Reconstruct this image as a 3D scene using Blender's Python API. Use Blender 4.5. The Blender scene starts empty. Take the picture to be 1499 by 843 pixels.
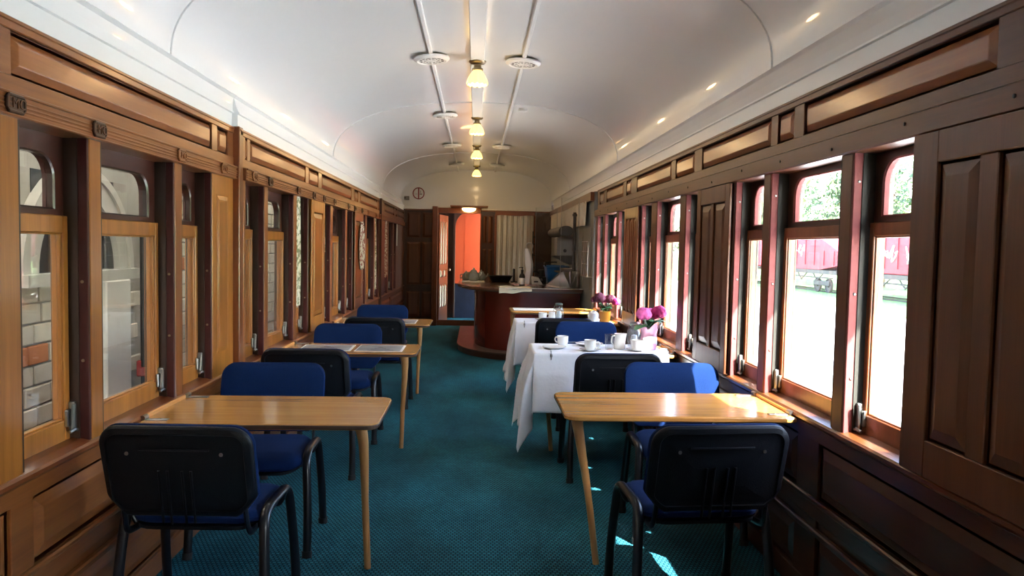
import bpy, bmesh, math, random
from mathutils import Vector, Matrix
random.seed(7)
C = bpy.context.scene.collection
SC = bpy.context.scene
PI = math.pi

# ------------------------------------------------------------------ camera
def make_camera():
    yaw, pitch, roll = [math.radians(a) for a in (2.79, -3.08, 1.12)]
    cy, sy, cp, sp = math.cos(yaw), math.sin(yaw), math.cos(pitch), math.sin(pitch)
    f = Vector((sy*cp, cy*cp, sp)); r = Vector((cy, -sy, 0)); u = r.cross(f)
    c, s = math.cos(roll), math.sin(roll)
    r2 = c*r + s*u; u2 = -s*r + c*u
    cam = bpy.data.cameras.new('camera'); o = bpy.data.objects.new('camera', cam); C.objects.link(o)
    cam.sensor_width = 36; cam.lens = 1100/1499*36; cam.clip_start = .05; cam.clip_end = 400
    m = Matrix.Identity(4)
    for i in range(3):
        m[i][0] = r2[i]; m[i][1] = u2[i]; m[i][2] = -f[i]
    m[0][3], m[1][3], m[2][3] = 0, 0, 1.45
    o.matrix_world = m
    SC.camera = o
make_camera()

# ------------------------------------------------------------------ sky, sun, exposure
w = bpy.data.worlds.new('sky'); SC.world = w; w.use_nodes = True
nt = w.node_tree; bg = nt.nodes['Background']
sky = nt.nodes.new('ShaderNodeTexSky'); sky.sky_type = 'NISHITA'; sky.sun_disc = False
SUN = Vector((.57, -.82, .93)).normalized()
sky.sun_elevation = math.asin(SUN.z); sky.sun_rotation = math.atan2(SUN.x, SUN.y)
sky.air_density = 1.0; sky.dust_density = 1.6; sky.ozone_density = 1.0
nt.links.new(sky.outputs[0], bg.inputs[0]); bg.inputs[1].default_value = .70
sl = bpy.data.lights.new('sun', 'SUN'); so = bpy.data.objects.new('sun', sl); C.objects.link(so)
sl.energy = 16.0; sl.angle = math.radians(.6); sl.color = (1, .95, .87)
so.rotation_euler = SUN.to_track_quat('Z', 'Y').to_euler()
VS = SC.view_settings
VS.view_transform = 'Standard'; VS.look = 'None'; VS.gamma = 1; VS.use_curve_mapping = False
VS.exposure = 2.38

# ------------------------------------------------------------------ materials
def new_mat(name):
    m = bpy.data.materials.new(name); m.use_nodes = True
    t = m.node_tree
    return m, t, t.nodes['Principled BSDF']
def col4(c): return (c[0], c[1], c[2], 1)
def plain(name, c, rough=.5, metal=0, coat=0, var=0, vscale=30, bump=0, bscale=60, **kw):
    m, t, b = new_mat(name)
    b.inputs['Base Color'].default_value = col4(c); b.inputs['Roughness'].default_value = rough
    b.inputs['Metallic'].default_value = metal; b.inputs['Coat Weight'].default_value = coat
    for k, v in kw.items(): b.inputs[{'Specular_IOR_Level': 'Specular IOR Level'}.get(k, k.replace('_', ' '))].default_value = v
    if var or bump:
        tc = t.nodes.new('ShaderNodeTexCoord')
    if var:
        n = t.nodes.new('ShaderNodeTexNoise'); n.inputs['Scale'].default_value = vscale; n.inputs['Detail'].default_value = 4
        t.links.new(tc.outputs['Object'], n.inputs['Vector'])
        mx = t.nodes.new('ShaderNodeMix'); mx.data_type = 'RGBA'
        mx.inputs[6].default_value = col4([x*(1-var) for x in c]); mx.inputs[7].default_value = col4([min(1, x*(1+var)) for x in c])
        t.links.new(n.outputs['Fac'], mx.inputs[0]); t.links.new(mx.outputs[2], b.inputs['Base Color'])
    if bump:
        n2 = t.nodes.new('ShaderNodeTexNoise'); n2.inputs['Scale'].default_value = bscale
        t.links.new(tc.outputs['Object'], n2.inputs['Vector'])
        bp = t.nodes.new('ShaderNodeBump'); bp.inputs['Strength'].default_value = bump; bp.inputs['Distance'].default_value = .02
        t.links.new(n2.outputs['Fac'], bp.inputs['Height']); t.links.new(bp.outputs[0], b.inputs['Normal'])
    return m
def wood(name, dark, light, axis, rough=.3, coat=.35, scale=9, rnd=.25, knots=True):
    m, t, b = new_mat(name)
    L = t.links.new
    tc = t.nodes.new('ShaderNodeTexCoord'); oi = t.nodes.new('ShaderNodeObjectInfo')
    ad = t.nodes.new('ShaderNodeVectorMath'); ad.operation = 'MULTIPLY_ADD'
    ad.inputs[1].default_value = (1, 1, 1)
    cb = t.nodes.new('ShaderNodeCombineXYZ'); ml = t.nodes.new('ShaderNodeMath'); ml.operation = 'MULTIPLY'; ml.inputs[1].default_value = 7
    L(oi.outputs['Random'], ml.inputs[0])
    for i in range(3): L(ml.outputs[0], cb.inputs[i])
    L(tc.outputs['Object'], ad.inputs[0]); L(cb.outputs[0], ad.inputs[2])
    mp = t.nodes.new('ShaderNodeMapping'); L(ad.outputs[0], mp.inputs[0])
    s = [scale*2.2]*3; s['xyz'.index(axis)] = scale*.11
    mp.inputs['Scale'].default_value = s
    n1 = t.nodes.new('ShaderNodeTexNoise'); n1.inputs['Scale'].default_value = 1; n1.inputs['Detail'].default_value = 6; n1.inputs['Distortion'].default_value = .6
    L(mp.outputs[0], n1.inputs['Vector'])
    n2 = t.nodes.new('ShaderNodeTexNoise'); n2.inputs['Scale'].default_value = 7; n2.inputs['Detail'].default_value = 3
    L(mp.outputs[0], n2.inputs['Vector'])
    n3 = t.nodes.new('ShaderNodeTexNoise'); n3.inputs['Scale'].default_value = 2.1; n3.inputs['Detail'].default_value = 3
    L(ad.outputs[0], n3.inputs['Vector'])
    m1 = t.nodes.new('ShaderNodeMath'); m1.operation = 'MULTIPLY_ADD'; m1.inputs[1].default_value = .35
    L(n2.outputs['Fac'], m1.inputs[0]); L(n1.outputs['Fac'], m1.inputs[2])
    m2 = t.nodes.new('ShaderNodeMath'); m2.operation = 'MULTIPLY_ADD'; m2.inputs[1].default_value = .55
    L(n3.outputs['Fac'], m2.inputs[0]); L(m1.outputs[0], m2.inputs[2])
    m3 = t.nodes.new('ShaderNodeMath'); m3.operation = 'MULTIPLY_ADD'; m3.inputs[1].default_value = rnd
    L(oi.outputs['Random'], m3.inputs[0]); L(m2.outputs[0], m3.inputs[2])
    rp = t.nodes.new('ShaderNodeMapRange'); rp.inputs[1].default_value = .62; rp.inputs[2].default_value = 1.28+rnd*.6
    L(m3.outputs[0], rp.inputs[0])
    mx = t.nodes.new('ShaderNodeMix'); mx.data_type = 'RGBA'
    mx.inputs[6].default_value = col4(dark); mx.inputs[7].default_value = col4(light)
    L(rp.outputs[0], mx.inputs[0]); L(mx.outputs[2], b.inputs['Base Color'])
    b.inputs['Roughness'].default_value = rough; b.inputs['Coat Weight'].default_value = coat; b.inputs['Coat Roughness'].default_value = .18
    bp = t.nodes.new('ShaderNodeBump'); bp.inputs['Strength'].default_value = .12; bp.inputs['Distance'].default_value = .004
    L(m1.outputs[0], bp.inputs['Height']); L(bp.outputs[0], b.inputs['Normal'])
    return m
def glass_mat(name, tint=(.95, .97, .97), dirt=.05, dirtcol=(.8, .82, .85), rough=.0):
    m, t, b = new_mat(name); t.nodes.remove(b); L = t.links.new
    out = t.nodes['Material Output']
    tr = t.nodes.new('ShaderNodeBsdfTransparent'); tr.inputs[0].default_value = col4(tint)
    gl = t.nodes.new('ShaderNodeBsdfGlossy'); gl.inputs['Roughness'].default_value = rough
    ge = t.nodes.new('ShaderNodeNewGeometry'); dt = t.nodes.new('ShaderNodeVectorMath'); dt.operation = 'DOT_PRODUCT'
    L(ge.outputs['Normal'], dt.inputs[0]); L(ge.outputs['Incoming'], dt.inputs[1])
    ab = t.nodes.new('ShaderNodeMath'); ab.operation = 'ABSOLUTE'; L(dt.outputs['Value'], ab.inputs[0])
    om = t.nodes.new('ShaderNodeMath'); om.operation = 'SUBTRACT'; om.inputs[0].default_value = 1; L(ab.outputs[0], om.inputs[1])
    pw = t.nodes.new('ShaderNodeMath'); pw.operation = 'POWER'; pw.inputs[1].default_value = 5; L(om.outputs[0], pw.inputs[0])
    fr = t.nodes.new('ShaderNodeMath'); fr.operation = 'MULTIPLY_ADD'; fr.inputs[1].default_value = .96; fr.inputs[2].default_value = .04; L(pw.outputs[0], fr.inputs[0])
    m1 = t.nodes.new('ShaderNodeMixShader'); L(fr.outputs[0], m1.inputs[0]); L(tr.outputs[0], m1.inputs[1]); L(gl.outputs[0], m1.inputs[2])
    di = t.nodes.new('ShaderNodeBsdfTranslucent'); di.inputs[0].default_value = col4(dirtcol)
    no = t.nodes.new('ShaderNodeTexNoise'); no.inputs['Scale'].default_value = 9; no.inputs['Detail'].default_value = 5
    tc = t.nodes.new('ShaderNodeTexCoord'); L(tc.outputs['Object'], no.inputs['Vector'])
    mr = t.nodes.new('ShaderNodeMapRange'); mr.inputs[1].default_value = .35; mr.inputs[2].default_value = .8; mr.inputs[3].default_value = dirt*.4; mr.inputs[4].default_value = dirt*2
    L(no.outputs['Fac'], mr.inputs[0])
    m2 = t.nodes.new('ShaderNodeMixShader'); L(mr.outputs[0], m2.inputs[0]); L(m1.outputs[0], m2.inputs[1]); L(di.outputs[0], m2.inputs[2])
    L(m2.outputs[0], out.inputs[0])
    return m
def emit(name, c, s):
    m, t, b = new_mat(name)
    b.inputs['Base Color'].default_value = col4(c); b.inputs['Emission Color'].default_value = col4(c); b.inputs['Emission Strength'].default_value = s
    b.inputs['Roughness'].default_value = .3
    return m
M = {}
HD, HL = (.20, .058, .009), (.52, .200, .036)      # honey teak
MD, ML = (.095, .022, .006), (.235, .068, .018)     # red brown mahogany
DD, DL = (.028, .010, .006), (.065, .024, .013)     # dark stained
for ax in 'xyz':
    M['honey_'+ax] = wood('honey_teak_'+ax, HD, HL, ax)
    M['mahog_'+ax] = wood('mahogany_'+ax, MD, ML, ax)
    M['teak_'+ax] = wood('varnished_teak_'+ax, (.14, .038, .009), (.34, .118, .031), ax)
    M['brown_'+ax] = wood('brown_teak_'+ax, (.050, .0135, .0045), (.135, .042, .0125), ax, .40, .10)  # brown wood, albedo lowered further to put the right side's dimness into it
    M['deep_'+ax] = wood('deep_mahogany_'+ax, (.026, .0065, .0022), (.070, .019, .0055), ax, .36, .08)  # darker copy: backlit shade of the right dado put into the colour
    M['ox_'+ax] = wood('oxblood_stain_'+ax, (.030, .006, .003), (.080, .015, .007), ax, .45, .05)
    M['dark_'+ax] = wood('dark_stain_'+ax, DD, DL, ax)
M['redjamb'] = plain('oxblood_edge', (.19, .050, .048), .62, Specular_IOR_Level=.25, var=.25)
M['leftedge'] = plain('dark_oxblood_edge', (.060, .012, .011), .5, Specular_IOR_Level=.3, var=.3)
M['jambgrey'] = plain('weathered_channel', (.030, .029, .024), .6, Specular_IOR_Level=.25, var=.35, vscale=14)
M['jambdark'] = plain('dark_channel', (.035, .016, .011), .4, var=.4, vscale=16)
M['ceiling'] = plain('white_enamel', (.80, .81, .80), .28, coat=.25, bump=.25, bscale=1.6)
M['matt_white'] = plain('matt_white_paint', (.76, .77, .76), .65)
M['white'] = plain('white_paint', (.82, .83, .82), .35, coat=.15)
M['tabletop_x'] = wood('oak_laminate', (.33, .135, .030), (.60, .295, .075), 'x', rough=.22, coat=.4, scale=14, rnd=.1)
M['leg'] = wood('pale_oak', (.32, .14, .045), (.52, .27, .095), 'z', rough=.35, scale=12, rnd=.1)
M['orange_wood'] = wood('fresh_pine', (.50, .20, .055), (.72, .33, .10), 'y', rough=.35, scale=12, rnd=.1)
M['edge'] = plain('dark_edge', (.06, .03, .018), .35)
M['navy'] = plain('royal_blue_fabric', (.0025, .015, .070), .95, var=.25, vscale=180, bump=.3, bscale=420, Sheen_Weight=.06, Specular_IOR_Level=.15, Sheen_Roughness=.4)
M['navy'].node_tree.nodes['Principled BSDF'].inputs['Sheen Tint'].default_value = (.25, .4, 1, 1)
M['shell'] = plain('black_moulded_plastic', (.005, .006, .009), .45, Specular_IOR_Level=.22, bump=.15, bscale=300)
M['blackmetal'] = plain('black_enamel_tube', (.006, .006, .009), .3, coat=.1)
M['rubber'] = plain('black_rubber', (.012, .012, .012), .7)
M['chrome'] = plain('worn_nickel', (.34, .34, .33), .32, 1)
M['steel'] = plain('brushed_steel', (.58, .55, .52), .32, 1, var=.1, vscale=8)
M['darksteel'] = plain('dull_steel', (.09, .088, .085), .5, .6)
M['brass'] = plain('aged_brass', (.30, .24, .16), .35, 1)
M['china'] = plain('white_china', (.85, .84, .81), .18, coat=.4)
M['linen'] = plain('white_linen', (.82, .84, .89), .85, var=.04, vscale=12, bump=.1, bscale=35)  # white cloth; the blue tint puts sky light into the colour
M['cream'] = plain('cream_cloth', (.66, .60, .50), .9, var=.12, vscale=9)
M['clear'] = glass_mat('clear_glass', (.96, .98, .98), .015)
M['pane'] = glass_mat('window_glass', (.95, .97, .97), .003)
M['acrylic'] = glass_mat('acrylic_sheet', (.97, .98, .98), .01)
M['paper'] = plain('white_paper', (.74, .74, .72), .6)
M['lampglass'] = emit('opal_lamp_glass', (1, .68, .17), .52)
M['bulb'] = emit('warm_bulb', (1, .74, .32), 2.5)
M['red'] = plain('red_print', (.22, .008, .010), .5)
M['black'] = plain('black', (.008, .008, .009), .5)
M['counter_red'] = plain('dark_red_laminate', (.125, .016, .010), .22, coat=.4, var=.15, vscale=3)
M['countertop'] = wood('counter_top_wood', (.06, .025, .014), (.15, .07, .04), 'x', rough=.18, coat=.5)
M['stepwood'] = wood('step_wood', (.035, .026, .020), (.095, .070, .052), 'x', rough=.4, coat=.1)
M['vest_orange'] = plain('orange_paint', (.62, .090, .026), .55, var=.08, vscale=3)
M['vest_blue'] = plain('scuffed_navy_paint', (.012, .020, .045), .5, var=.7, vscale=6)
M['bluetub'] = plain('blue_plastic', (.012, .12, .36), .4)
M['kitchen'] = plain('grey_cream_panel', (.20, .195, .17), .5, var=.06, vscale=4)
M['appliance'] = plain('grey_appliance', (.24, .235, .23), .4)
M['pink'] = plain('pink_vase', (.78, .40, .58), .35, var=.2, vscale=14)
M['petal_pink'] = plain('pink_petals', (.78, .13, .42), .7, var=.35, vscale=40)
M['petal_magenta'] = plain('magenta_petals', (.52, .015, .16), .7, var=.35, vscale=40)
M['petal_dark'] = plain('mauve_petals', (.15, .022, .055), .7, var=.4, vscale=40)
M['leaf'] = plain('green_leaf', (.06, .20, .09), .5, var=.3, vscale=20)
M['stem'] = plain('green_stem', (.10, .22, .06), .6)
M['orangepot'] = plain('orange_pot', (.60, .24, .02), .4)
M['ink'] = plain('printed_ink', (.05, .05, .06), .6)
M['photo'] = plain('printed_picture', (.22, .23, .25), .45, var=.9, vscale=9)

def carpet():
    m, t, b = new_mat('teal_basket_weave_carpet'); L = t.links.new
    tc = t.nodes.new('ShaderNodeTexCoord')
    br = t.nodes.new('ShaderNodeTexBrick'); br.offset = .5
    br.inputs['Color1'].default_value = (.024, .205, .265, 1); br.inputs['Color2'].default_value = (.018, .155, .205, 1)
    br.inputs['Mortar'].default_value = (.0015, .026, .042, 1)
    br.inputs['Scale'].default_value = 1; br.inputs['Brick Width'].default_value = .021; br.inputs['Row Height'].default_value = .020
    br.inputs['Mortar Size'].default_value = .0060; br.inputs['Mortar Smooth'].default_value = 1.0
    L(tc.outputs['Object'], br.inputs['Vector'])
    no = t.nodes.new('ShaderNodeTexNoise'); no.inputs['Scale'].default_value = 1.3; no.inputs['Detail'].default_value = 5
    mp = t.nodes.new('ShaderNodeMapping'); mp.inputs['Scale'].default_value = (1.6, .7, 1)
    L(tc.outputs['Object'], mp.inputs[0]); L(mp.outputs[0], no.inputs['Vector'])
    rp = t.nodes.new('ShaderNodeMapRange'); rp.inputs[1].default_value = .32; rp.inputs[2].default_value = .62; rp.inputs[3].default_value = .55; rp.inputs[4].default_value = 1.1
    L(no.outputs['Fac'], rp.inputs[0])
    mx = t.nodes.new('ShaderNodeMix'); mx.data_type = 'RGBA'; mx.blend_type = 'MULTIPLY'; mx.inputs[0].default_value = 1
    L(br.outputs['Color'], mx.inputs[6]); L(rp.outputs[0], mx.inputs[7]); L(mx.outputs[2], b.inputs['Base Color'])
    b.inputs['Roughness'].default_value = .9
    b.inputs['Specular IOR Level'].default_value = .2
    bp = t.nodes.new('ShaderNodeBump'); bp.inputs['Strength'].default_value = .7; bp.inputs['Distance'].default_value = .004; bp.invert = True
    L(br.outputs['Fac'], bp.inputs['Height']); L(bp.outputs[0], b.inputs['Normal'])
    return m
M['carpet'] = carpet()
def translucent(name, c, tc, k):
    m, t, p = new_mat(name); p.inputs['Base Color'].default_value = col4(c); p.inputs['Roughness'].default_value = .7
    tr = t.nodes.new('ShaderNodeBsdfTranslucent'); tr.inputs[0].default_value = col4(tc)
    mx = t.nodes.new('ShaderNodeMixShader'); mx.inputs[0].default_value = k
    t.links.new(p.outputs[0], mx.inputs[1]); t.links.new(tr.outputs[0], mx.inputs[2]); t.links.new(mx.outputs[0], t.nodes['Material Output'].inputs[0])
    return m
M['sheeting'] = translucent('translucent_sheeting', (.70, .69, .65), (.60, .58, .53), .5)
M['cream_curtain'] = translucent('cream_curtain_cloth', (.62, .55, .44), (.50, .46, .38), .45)
def floral(name, base, ink):
    m, t, b = new_mat(name); L = t.links.new
    tc = t.nodes.new('ShaderNodeTexCoord')
    v = t.nodes.new('ShaderNodeTexNoise'); v.inputs['Scale'].default_value = 34; v.inputs['Detail'].default_value = 3
    L(tc.outputs['Object'], v.inputs['Vector'])
    r = t.nodes.new('ShaderNodeMapRange'); r.inputs[1].default_value = .46; r.inputs[2].default_value = .56
    L(v.outputs['Fac'], r.inputs[0])
    mx = t.nodes.new('ShaderNodeMix'); mx.data_type = 'RGBA'; mx.inputs[6].default_value = col4(base); mx.inputs[7].default_value = col4(ink)
    L(r.outputs[0], mx.inputs[0]); L(mx.outputs[2], b.inputs['Base Color']); b.inputs['Roughness'].default_value = .9
    return m
M['floral'] = floral('floral_curtain', (.72, .68, .58), (.22, .24, .14))
M['floral_red'] = floral('red_floral_curtain', (.62, .56, .48), (.24, .06, .05))

# ------------------------------------------------------------------ mesh helpers
class MB:
    def __init__(s): s.bm = bmesh.new()
    def face(s, vs): 
        try: s.bm.faces.new(vs)
        except ValueError: pass
    def box(s, x0, x1, y0, y1, z0, z1, bev=0):
        if x0 > x1: x0, x1 = x1, x0
        if y0 > y1: y0, y1 = y1, y0
        if z0 > z1: z0, z1 = z1, z0
        v = [s.bm.verts.new(p) for p in ((x0,y0,z0),(x1,y0,z0),(x1,y1,z0),(x0,y1,z0),(x0,y0,z1),(x1,y0,z1),(x1,y1,z1),(x0,y1,z1))]
        fs = [s.bm.faces.new([v[i] for i in q]) for q in ((3,2,1,0),(4,5,6,7),(0,1,5,4),(1,2,6,5),(2,3,7,6),(3,0,4,7))]
        if bev:
            bev = min(bev, .45*min(x1-x0, y1-y0, z1-z0))
            es = list({e for f in fs for e in f.edges})
            bmesh.ops.bevel(s.bm, geom=es, offset=bev, segments=1, affect='EDGES', profile=.5)
        return s
    def rings(s, rings, closed=True, caps=(True, True), loop=False):
        vr = [[s.bm.verts.new(p) for p in r] for r in rings]
        n = len(vr[0])
        pairs = list(zip(vr, vr[1:])) + ([(vr[-1], vr[0])] if loop else [])
        for a, b in pairs:
            for i in range(n if closed else n-1):
                j = (i+1) % n
                s.face((a[i], a[j], b[j], b[i]))
        if closed and not loop:
            if caps[0]: s.face(vr[0][::-1])
            if caps[1]: s.face(vr[-1])
        return s
    def lathe(s, prof, c=(0, 0, 0), n=24, f=None, caps=(True, True)):
        rr = []
        for r, z in prof:
            ring = []
            for i in range(n):
                a = 2*PI*i/n
                p = (c[0]+max(r, .0004)*math.cos(a), c[1]+max(r, .0004)*math.sin(a), c[2]+z)
                ring.append(f(p) if f else p)
            rr.append(ring)
        return s.rings(rr, caps=caps)
    def tube(s, pts, r, n=10, r2=None, smooth=0, up=None, taper=None):
        pts = [Vector(p) for p in pts]
        if smooth: pts = catmull(pts, smooth)
        rr = []
        prev = None
        for i, p in enumerate(pts):
            t = (pts[min(i+1, len(pts)-1)]-pts[max(i-1, 0)]).normalized()
            if up is not None: a = Vector(up)
            elif prev is not None: a = prev
            else: a = Vector((0, 0, 1)) if abs(t.z) < .9 else Vector((1, 0, 0))
            e1 = (a - t*a.dot(t)).normalized(); e2 = t.cross(e1); prev = e1
            k = 1 if taper is None else taper(i/(len(pts)-1))
            ra, rb = r*k, (r2 if r2 else r)*k
            rr.append([p+e1*ra*math.cos(2*PI*j/n)+e2*rb*math.sin(2*PI*j/n) for j in range(n)])
        return s.rings(rr)
    def grid(s, fn, nu, nv):
        vs = [[s.bm.verts.new(fn(i/nu, j/nv)) for i in range(nu+1)] for j in range(nv+1)]
        for j in range(nv):
            for i in range(nu):
                s.face((vs[j][i], vs[j][i+1], vs[j+1][i+1], vs[j+1][i]))
        return s
    def slab(s, outline, prof, f, caps=(True, True)):
        """outline(inset)->2D pts; prof list of (inset, h); f(x,y,h)->xyz"""
        return s.rings([[f(x, y, h) for x, y in outline(i)] for i, h in prof], caps=caps)
def catmull(p, k):
    out = []
    for i in range(len(p)-1):
        a, b, c, d = p[max(i-1, 0)], p[i], p[i+1], p[min(i+2, len(p)-1)]
        for j in range(k):
            t = j/k
            out.append(.5*((2*b)+(c-a)*t+(2*a-5*b+4*c-d)*t*t+(3*b-a-3*c+d)*t**3))
    out.append(p[-1]); return out
def rrect(w, h, r, n=6):
    def f(i):
        W, H, R = w/2-i, h/2-i, max(r-i, .002)
        W, H = max(W, .003), max(H, .003); R = min(R, W, H)
        pts = []
        for cx, cy, a0 in ((W-R, H-R, 0), (-W+R, H-R, 90), (-W+R, -H+R, 180), (W-R, -H+R, 270)):
            for k in range(n+1):
                a = math.radians(a0+90*k/n); pts.append((cx+R*math.cos(a), cy+R*math.sin(a)))
        return pts
    return f
def obj(name, mb, m, parent=None, loc=None, smooth=False, kind=None, keep=False):
    me = bpy.data.meshes.new(name)
    if not keep: bmesh.ops.recalc_face_normals(mb.bm, faces=mb.bm.faces)
    if smooth:
        for f in mb.bm.faces: f.smooth = True
    mb.bm.to_mesh(me); mb.bm.free()
    me.materials.append(M[m] if isinstance(m, str) else m)
    if smooth: me.set_sharp_from_angle(angle=math.radians(38))
    o = bpy.data.objects.new(name, me); C.objects.link(o)
    if parent: o.parent = parent
    if loc: o.location = loc
    if kind: o['kind'] = kind
    return o
def thing(name, label=None, cat=None, loc=(0, 0, 0), rz=0, group=None, kind=None):
    o = bpy.data.objects.new(name, None); C.objects.link(o); o.empty_display_size = .05
    o.location = loc; o.rotation_euler = (0, 0, rz)
    tag(o, label, cat, group, kind); return o
def tag(o, label=None, cat=None, group=None, kind=None):
    for k, v in (('label', label), ('category', cat), ('group', group), ('kind', kind)):
        if v: o[k] = v
    return o
def copy_tree(o, parent=None):
    c = o.copy(); C.objects.link(c)
    if parent: c.parent = parent
    for ch in list(o.children): copy_tree(ch, c)
    return c

# ------------------------------------------------------------------ the room
YB, YE = -3.2, 13.8                 # ends of the saloon
XL, XR = -1.364, 1.40               # face of the posts
def zs(x): return .0146*x           # slight tilt of the roof to the body
ZSPR, RISE, HW, XC = 2.285, .555, 1.375, -.01
def vault(x, h=0):
    k = min(1, abs((x-XC)/HW))
    return ZSPR + zs(x) + (RISE-h)*(1-k**2.4)**(1/2.4)

fl = obj('floor', MB().box(-1.52, 1.52, YB, 15.4, -.06, 0), 'carpet', kind='structure')
# ceiling: vaulted enamel skin, ribs, strips and friezes
def arc(y, h=0, n=64, out=0):
    pts = []
    for i in range(n+1):
        a = PI*(1-i/n)
        ca, sa = math.cos(a), math.sin(a)
        x = XC+(HW-h)*math.copysign(abs(ca)**(2/2.4), ca)
        z = ZSPR+zs(x)+(RISE-h)*abs(sa)**(2/2.4)
        pts.append((x, y, z))
    return pts
b = MB()
ys = [YB+(YE-YB)*i/40 for i in range(41)]
inner = [arc(y) for y in ys]
b.rings(inner, closed=False)
outer = [[(x*1.07, y, z+.05) for x, y, z in r] for r in (inner[0], inner[-1])]
b.rings(outer, closed=False)
ceil = obj('ceiling', b, 'ceiling', smooth=True, kind='structure')
b = MB()
b.rings([[(x*1.16, y, z+.12) for x, y, z in arc(y)] for y in (YB-.2, 15.6)], closed=False)
for sx, z in ((-1, 2.10), (1, 2.14)):
    b.box(sx*1.45, 2.02 if sx > 0 else -1.64, YB-.2, 15.6, z-.03, z+.03)  # unseen eaves; the right one is drawn out to cut sun on the panes
    b.box(sx*1.50, sx*1.62, YB-.2, 15.6, z-.1, 2.45)
obj('roof', b, plain('grey_roof_paint', (.30, .30, .30), .6), kind='structure')
for y in (-.45, 3.50, 7.34, 11.2, 13.78):
    b = MB()
    for dy0, dy1, h in ((-.012, .012, .008),):
        b.rings([arc(y+dy0, 0), arc(y+dy0, h), arc(y+dy1, h), arc(y+dy1, 0)], closed=False)
    obj('rib', b, 'ceiling', ceil, smooth=True)
for x, hw, h in ((-.345, .013, .022), (.325, .013, .022), (-.012, .052, .034)):
    b = MB(); zc = min(vault(x-hw), vault(x+hw))-h
    b.box(x-hw, x+hw, YB, YE, zc, zc+h+.02, bev=.004)
    obj('ceiling_strip', b, 'matt_white', ceil)

class Side:
    """u runs along the coach, w out of the wall into the room, v up"""
    def __init__(s, x0, sg, k=1, c=0): s.x0, s.sg, s.k, s.c = x0, sg, k, c
    def u(s, y): return y*s.k+s.c
    def box(s, b, u0, u1, w0, w1, v0, v1, bev=0):
        return b.box(s.x0+s.sg*w0, s.x0+s.sg*w1, s.u(u0), s.u(u1), v0, v1, bev)
    def pt(s, u, w, v): return (s.x0+s.sg*w, s.u(u), v)
class EndSide(Side):
    def __init__(s, y0): s.y0 = y0
    def box(s, b, u0, u1, w0, w1, v0, v1, bev=0): return b.box(u0, u1, s.y0-w0, s.y0-w1, v0, v1, bev)
    def pt(s, u, w, v): return (u, s.y0-w, v)
LK, RK = (1.003, .069), (1.0027, -.066)     # measured bays to metres along each wall
LA, LB, LC_, RA, EN = Side(XL, 1, *LK), Side(-1.334, 1, *LK), Side(-1.318, 1, *LK), Side(XR, -1, *RK), EndSide(YE)
def rpanel(b, S, u0, u1, v0, v1, w0, h=.012, bw=.03, lip=.012):
    """raised and fielded panel"""
    q = lambda d, w: [S.pt(u0+d, w, v0+d), S.pt(u1-d, w, v0+d), S.pt(u1-d, w, v1-d), S.pt(u0+d, w, v1-d)]
    bw = min(bw, .3*min(u1-u0, v1-v0)); lip = min(lip, bw*.5)
    b.rings([q(0, w0-.012), q(0, w0), q(lip, w0), q(lip+bw, w0+h), q(lip+bw+.004, w0+h+.001)])
def upper_bands(S, y0, y1, ztop, zfr, side):
    pass

def frieze(S, wall, y0, y1, z0, z1, cells, mat, pmat):
    """row of raised panels under the cornice: rails and stiles proud, panels sunk"""
    b = MB()
    S.box(b, y0, y1, -.14, -.012, z0, z1)
    ph = .036
    S.box(b, y0, y1, -.016, .006, z1-ph, z1, .003); S.box(b, y0, y1, -.016, .003, z0, z0+.052, .003)
    S.box(b, y0, y1, -.016, .010, z1-.014, z1, .003)
    es = [y0]+[e for c in cells for e in c]+[y1]
    for i in range(0, len(es), 2):
        if es[i+1]-es[i] > .004: S.box(b, es[i], es[i+1], -.012, .001, z0+.05, z1-ph+.001, .002)
    obj('frieze_frame', b, mat, wall)
    for c0, c1 in cells:
        b = MB(); rpanel(b, S, c0+.001, c1-.001, z0+.053, z1-ph-.001, -.012, .013, .022, .010); obj('panel', b, pmat, wall)

wl = obj('wall_left', LA.box(MB(), YB, YE, -.16, -.13, -.05, .70), 'dark_y', kind='structure')
wr = obj('wall_right', RA.box(MB(), YB, YE, -.16, -.13, -.05, .74), 'dark_y', kind='structure')

# ---- friezes
LCELL_A = [(.1, 1.98), (2.215, 3.88), (3.96, 4.13)]
LCELL_B = [(4.335, 4.375), (4.43, 5.87), (5.97, 6.34), (6.47, 8.02), (8.2, 8.46), (8.62, 10.1), (10.2, 10.28)]
LCELL_C = [(10.75, 12.0), (12.2, 12.42), (12.6, 13.6)]
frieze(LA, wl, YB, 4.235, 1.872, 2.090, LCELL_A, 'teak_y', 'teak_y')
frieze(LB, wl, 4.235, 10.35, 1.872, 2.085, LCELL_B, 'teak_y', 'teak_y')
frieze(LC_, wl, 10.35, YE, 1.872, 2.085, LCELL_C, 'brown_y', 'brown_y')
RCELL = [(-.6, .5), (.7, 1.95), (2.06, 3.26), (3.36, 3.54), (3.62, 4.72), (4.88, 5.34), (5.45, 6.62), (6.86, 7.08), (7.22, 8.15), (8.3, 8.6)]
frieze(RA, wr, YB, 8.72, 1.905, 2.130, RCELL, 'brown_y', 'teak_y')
# right lintel beam
b = MB(); RA.box(b, YB, 8.85, -.14, .018, 1.826, 1.905, .006); obj('lintel_beam', b, 'brown_y', wr)
for k in range(14):
    y = 1.9+k*.5
    b = MB(); b.lathe([(.006, 0), (.006, .003), (.002, .004)], n=8, f=lambda p, y=y: (XR-.018-p[2], y+p[0], 1.866+p[1]+.01*math.sin(k*2.1)))
    obj('screw', b, 'black', wr)
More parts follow.
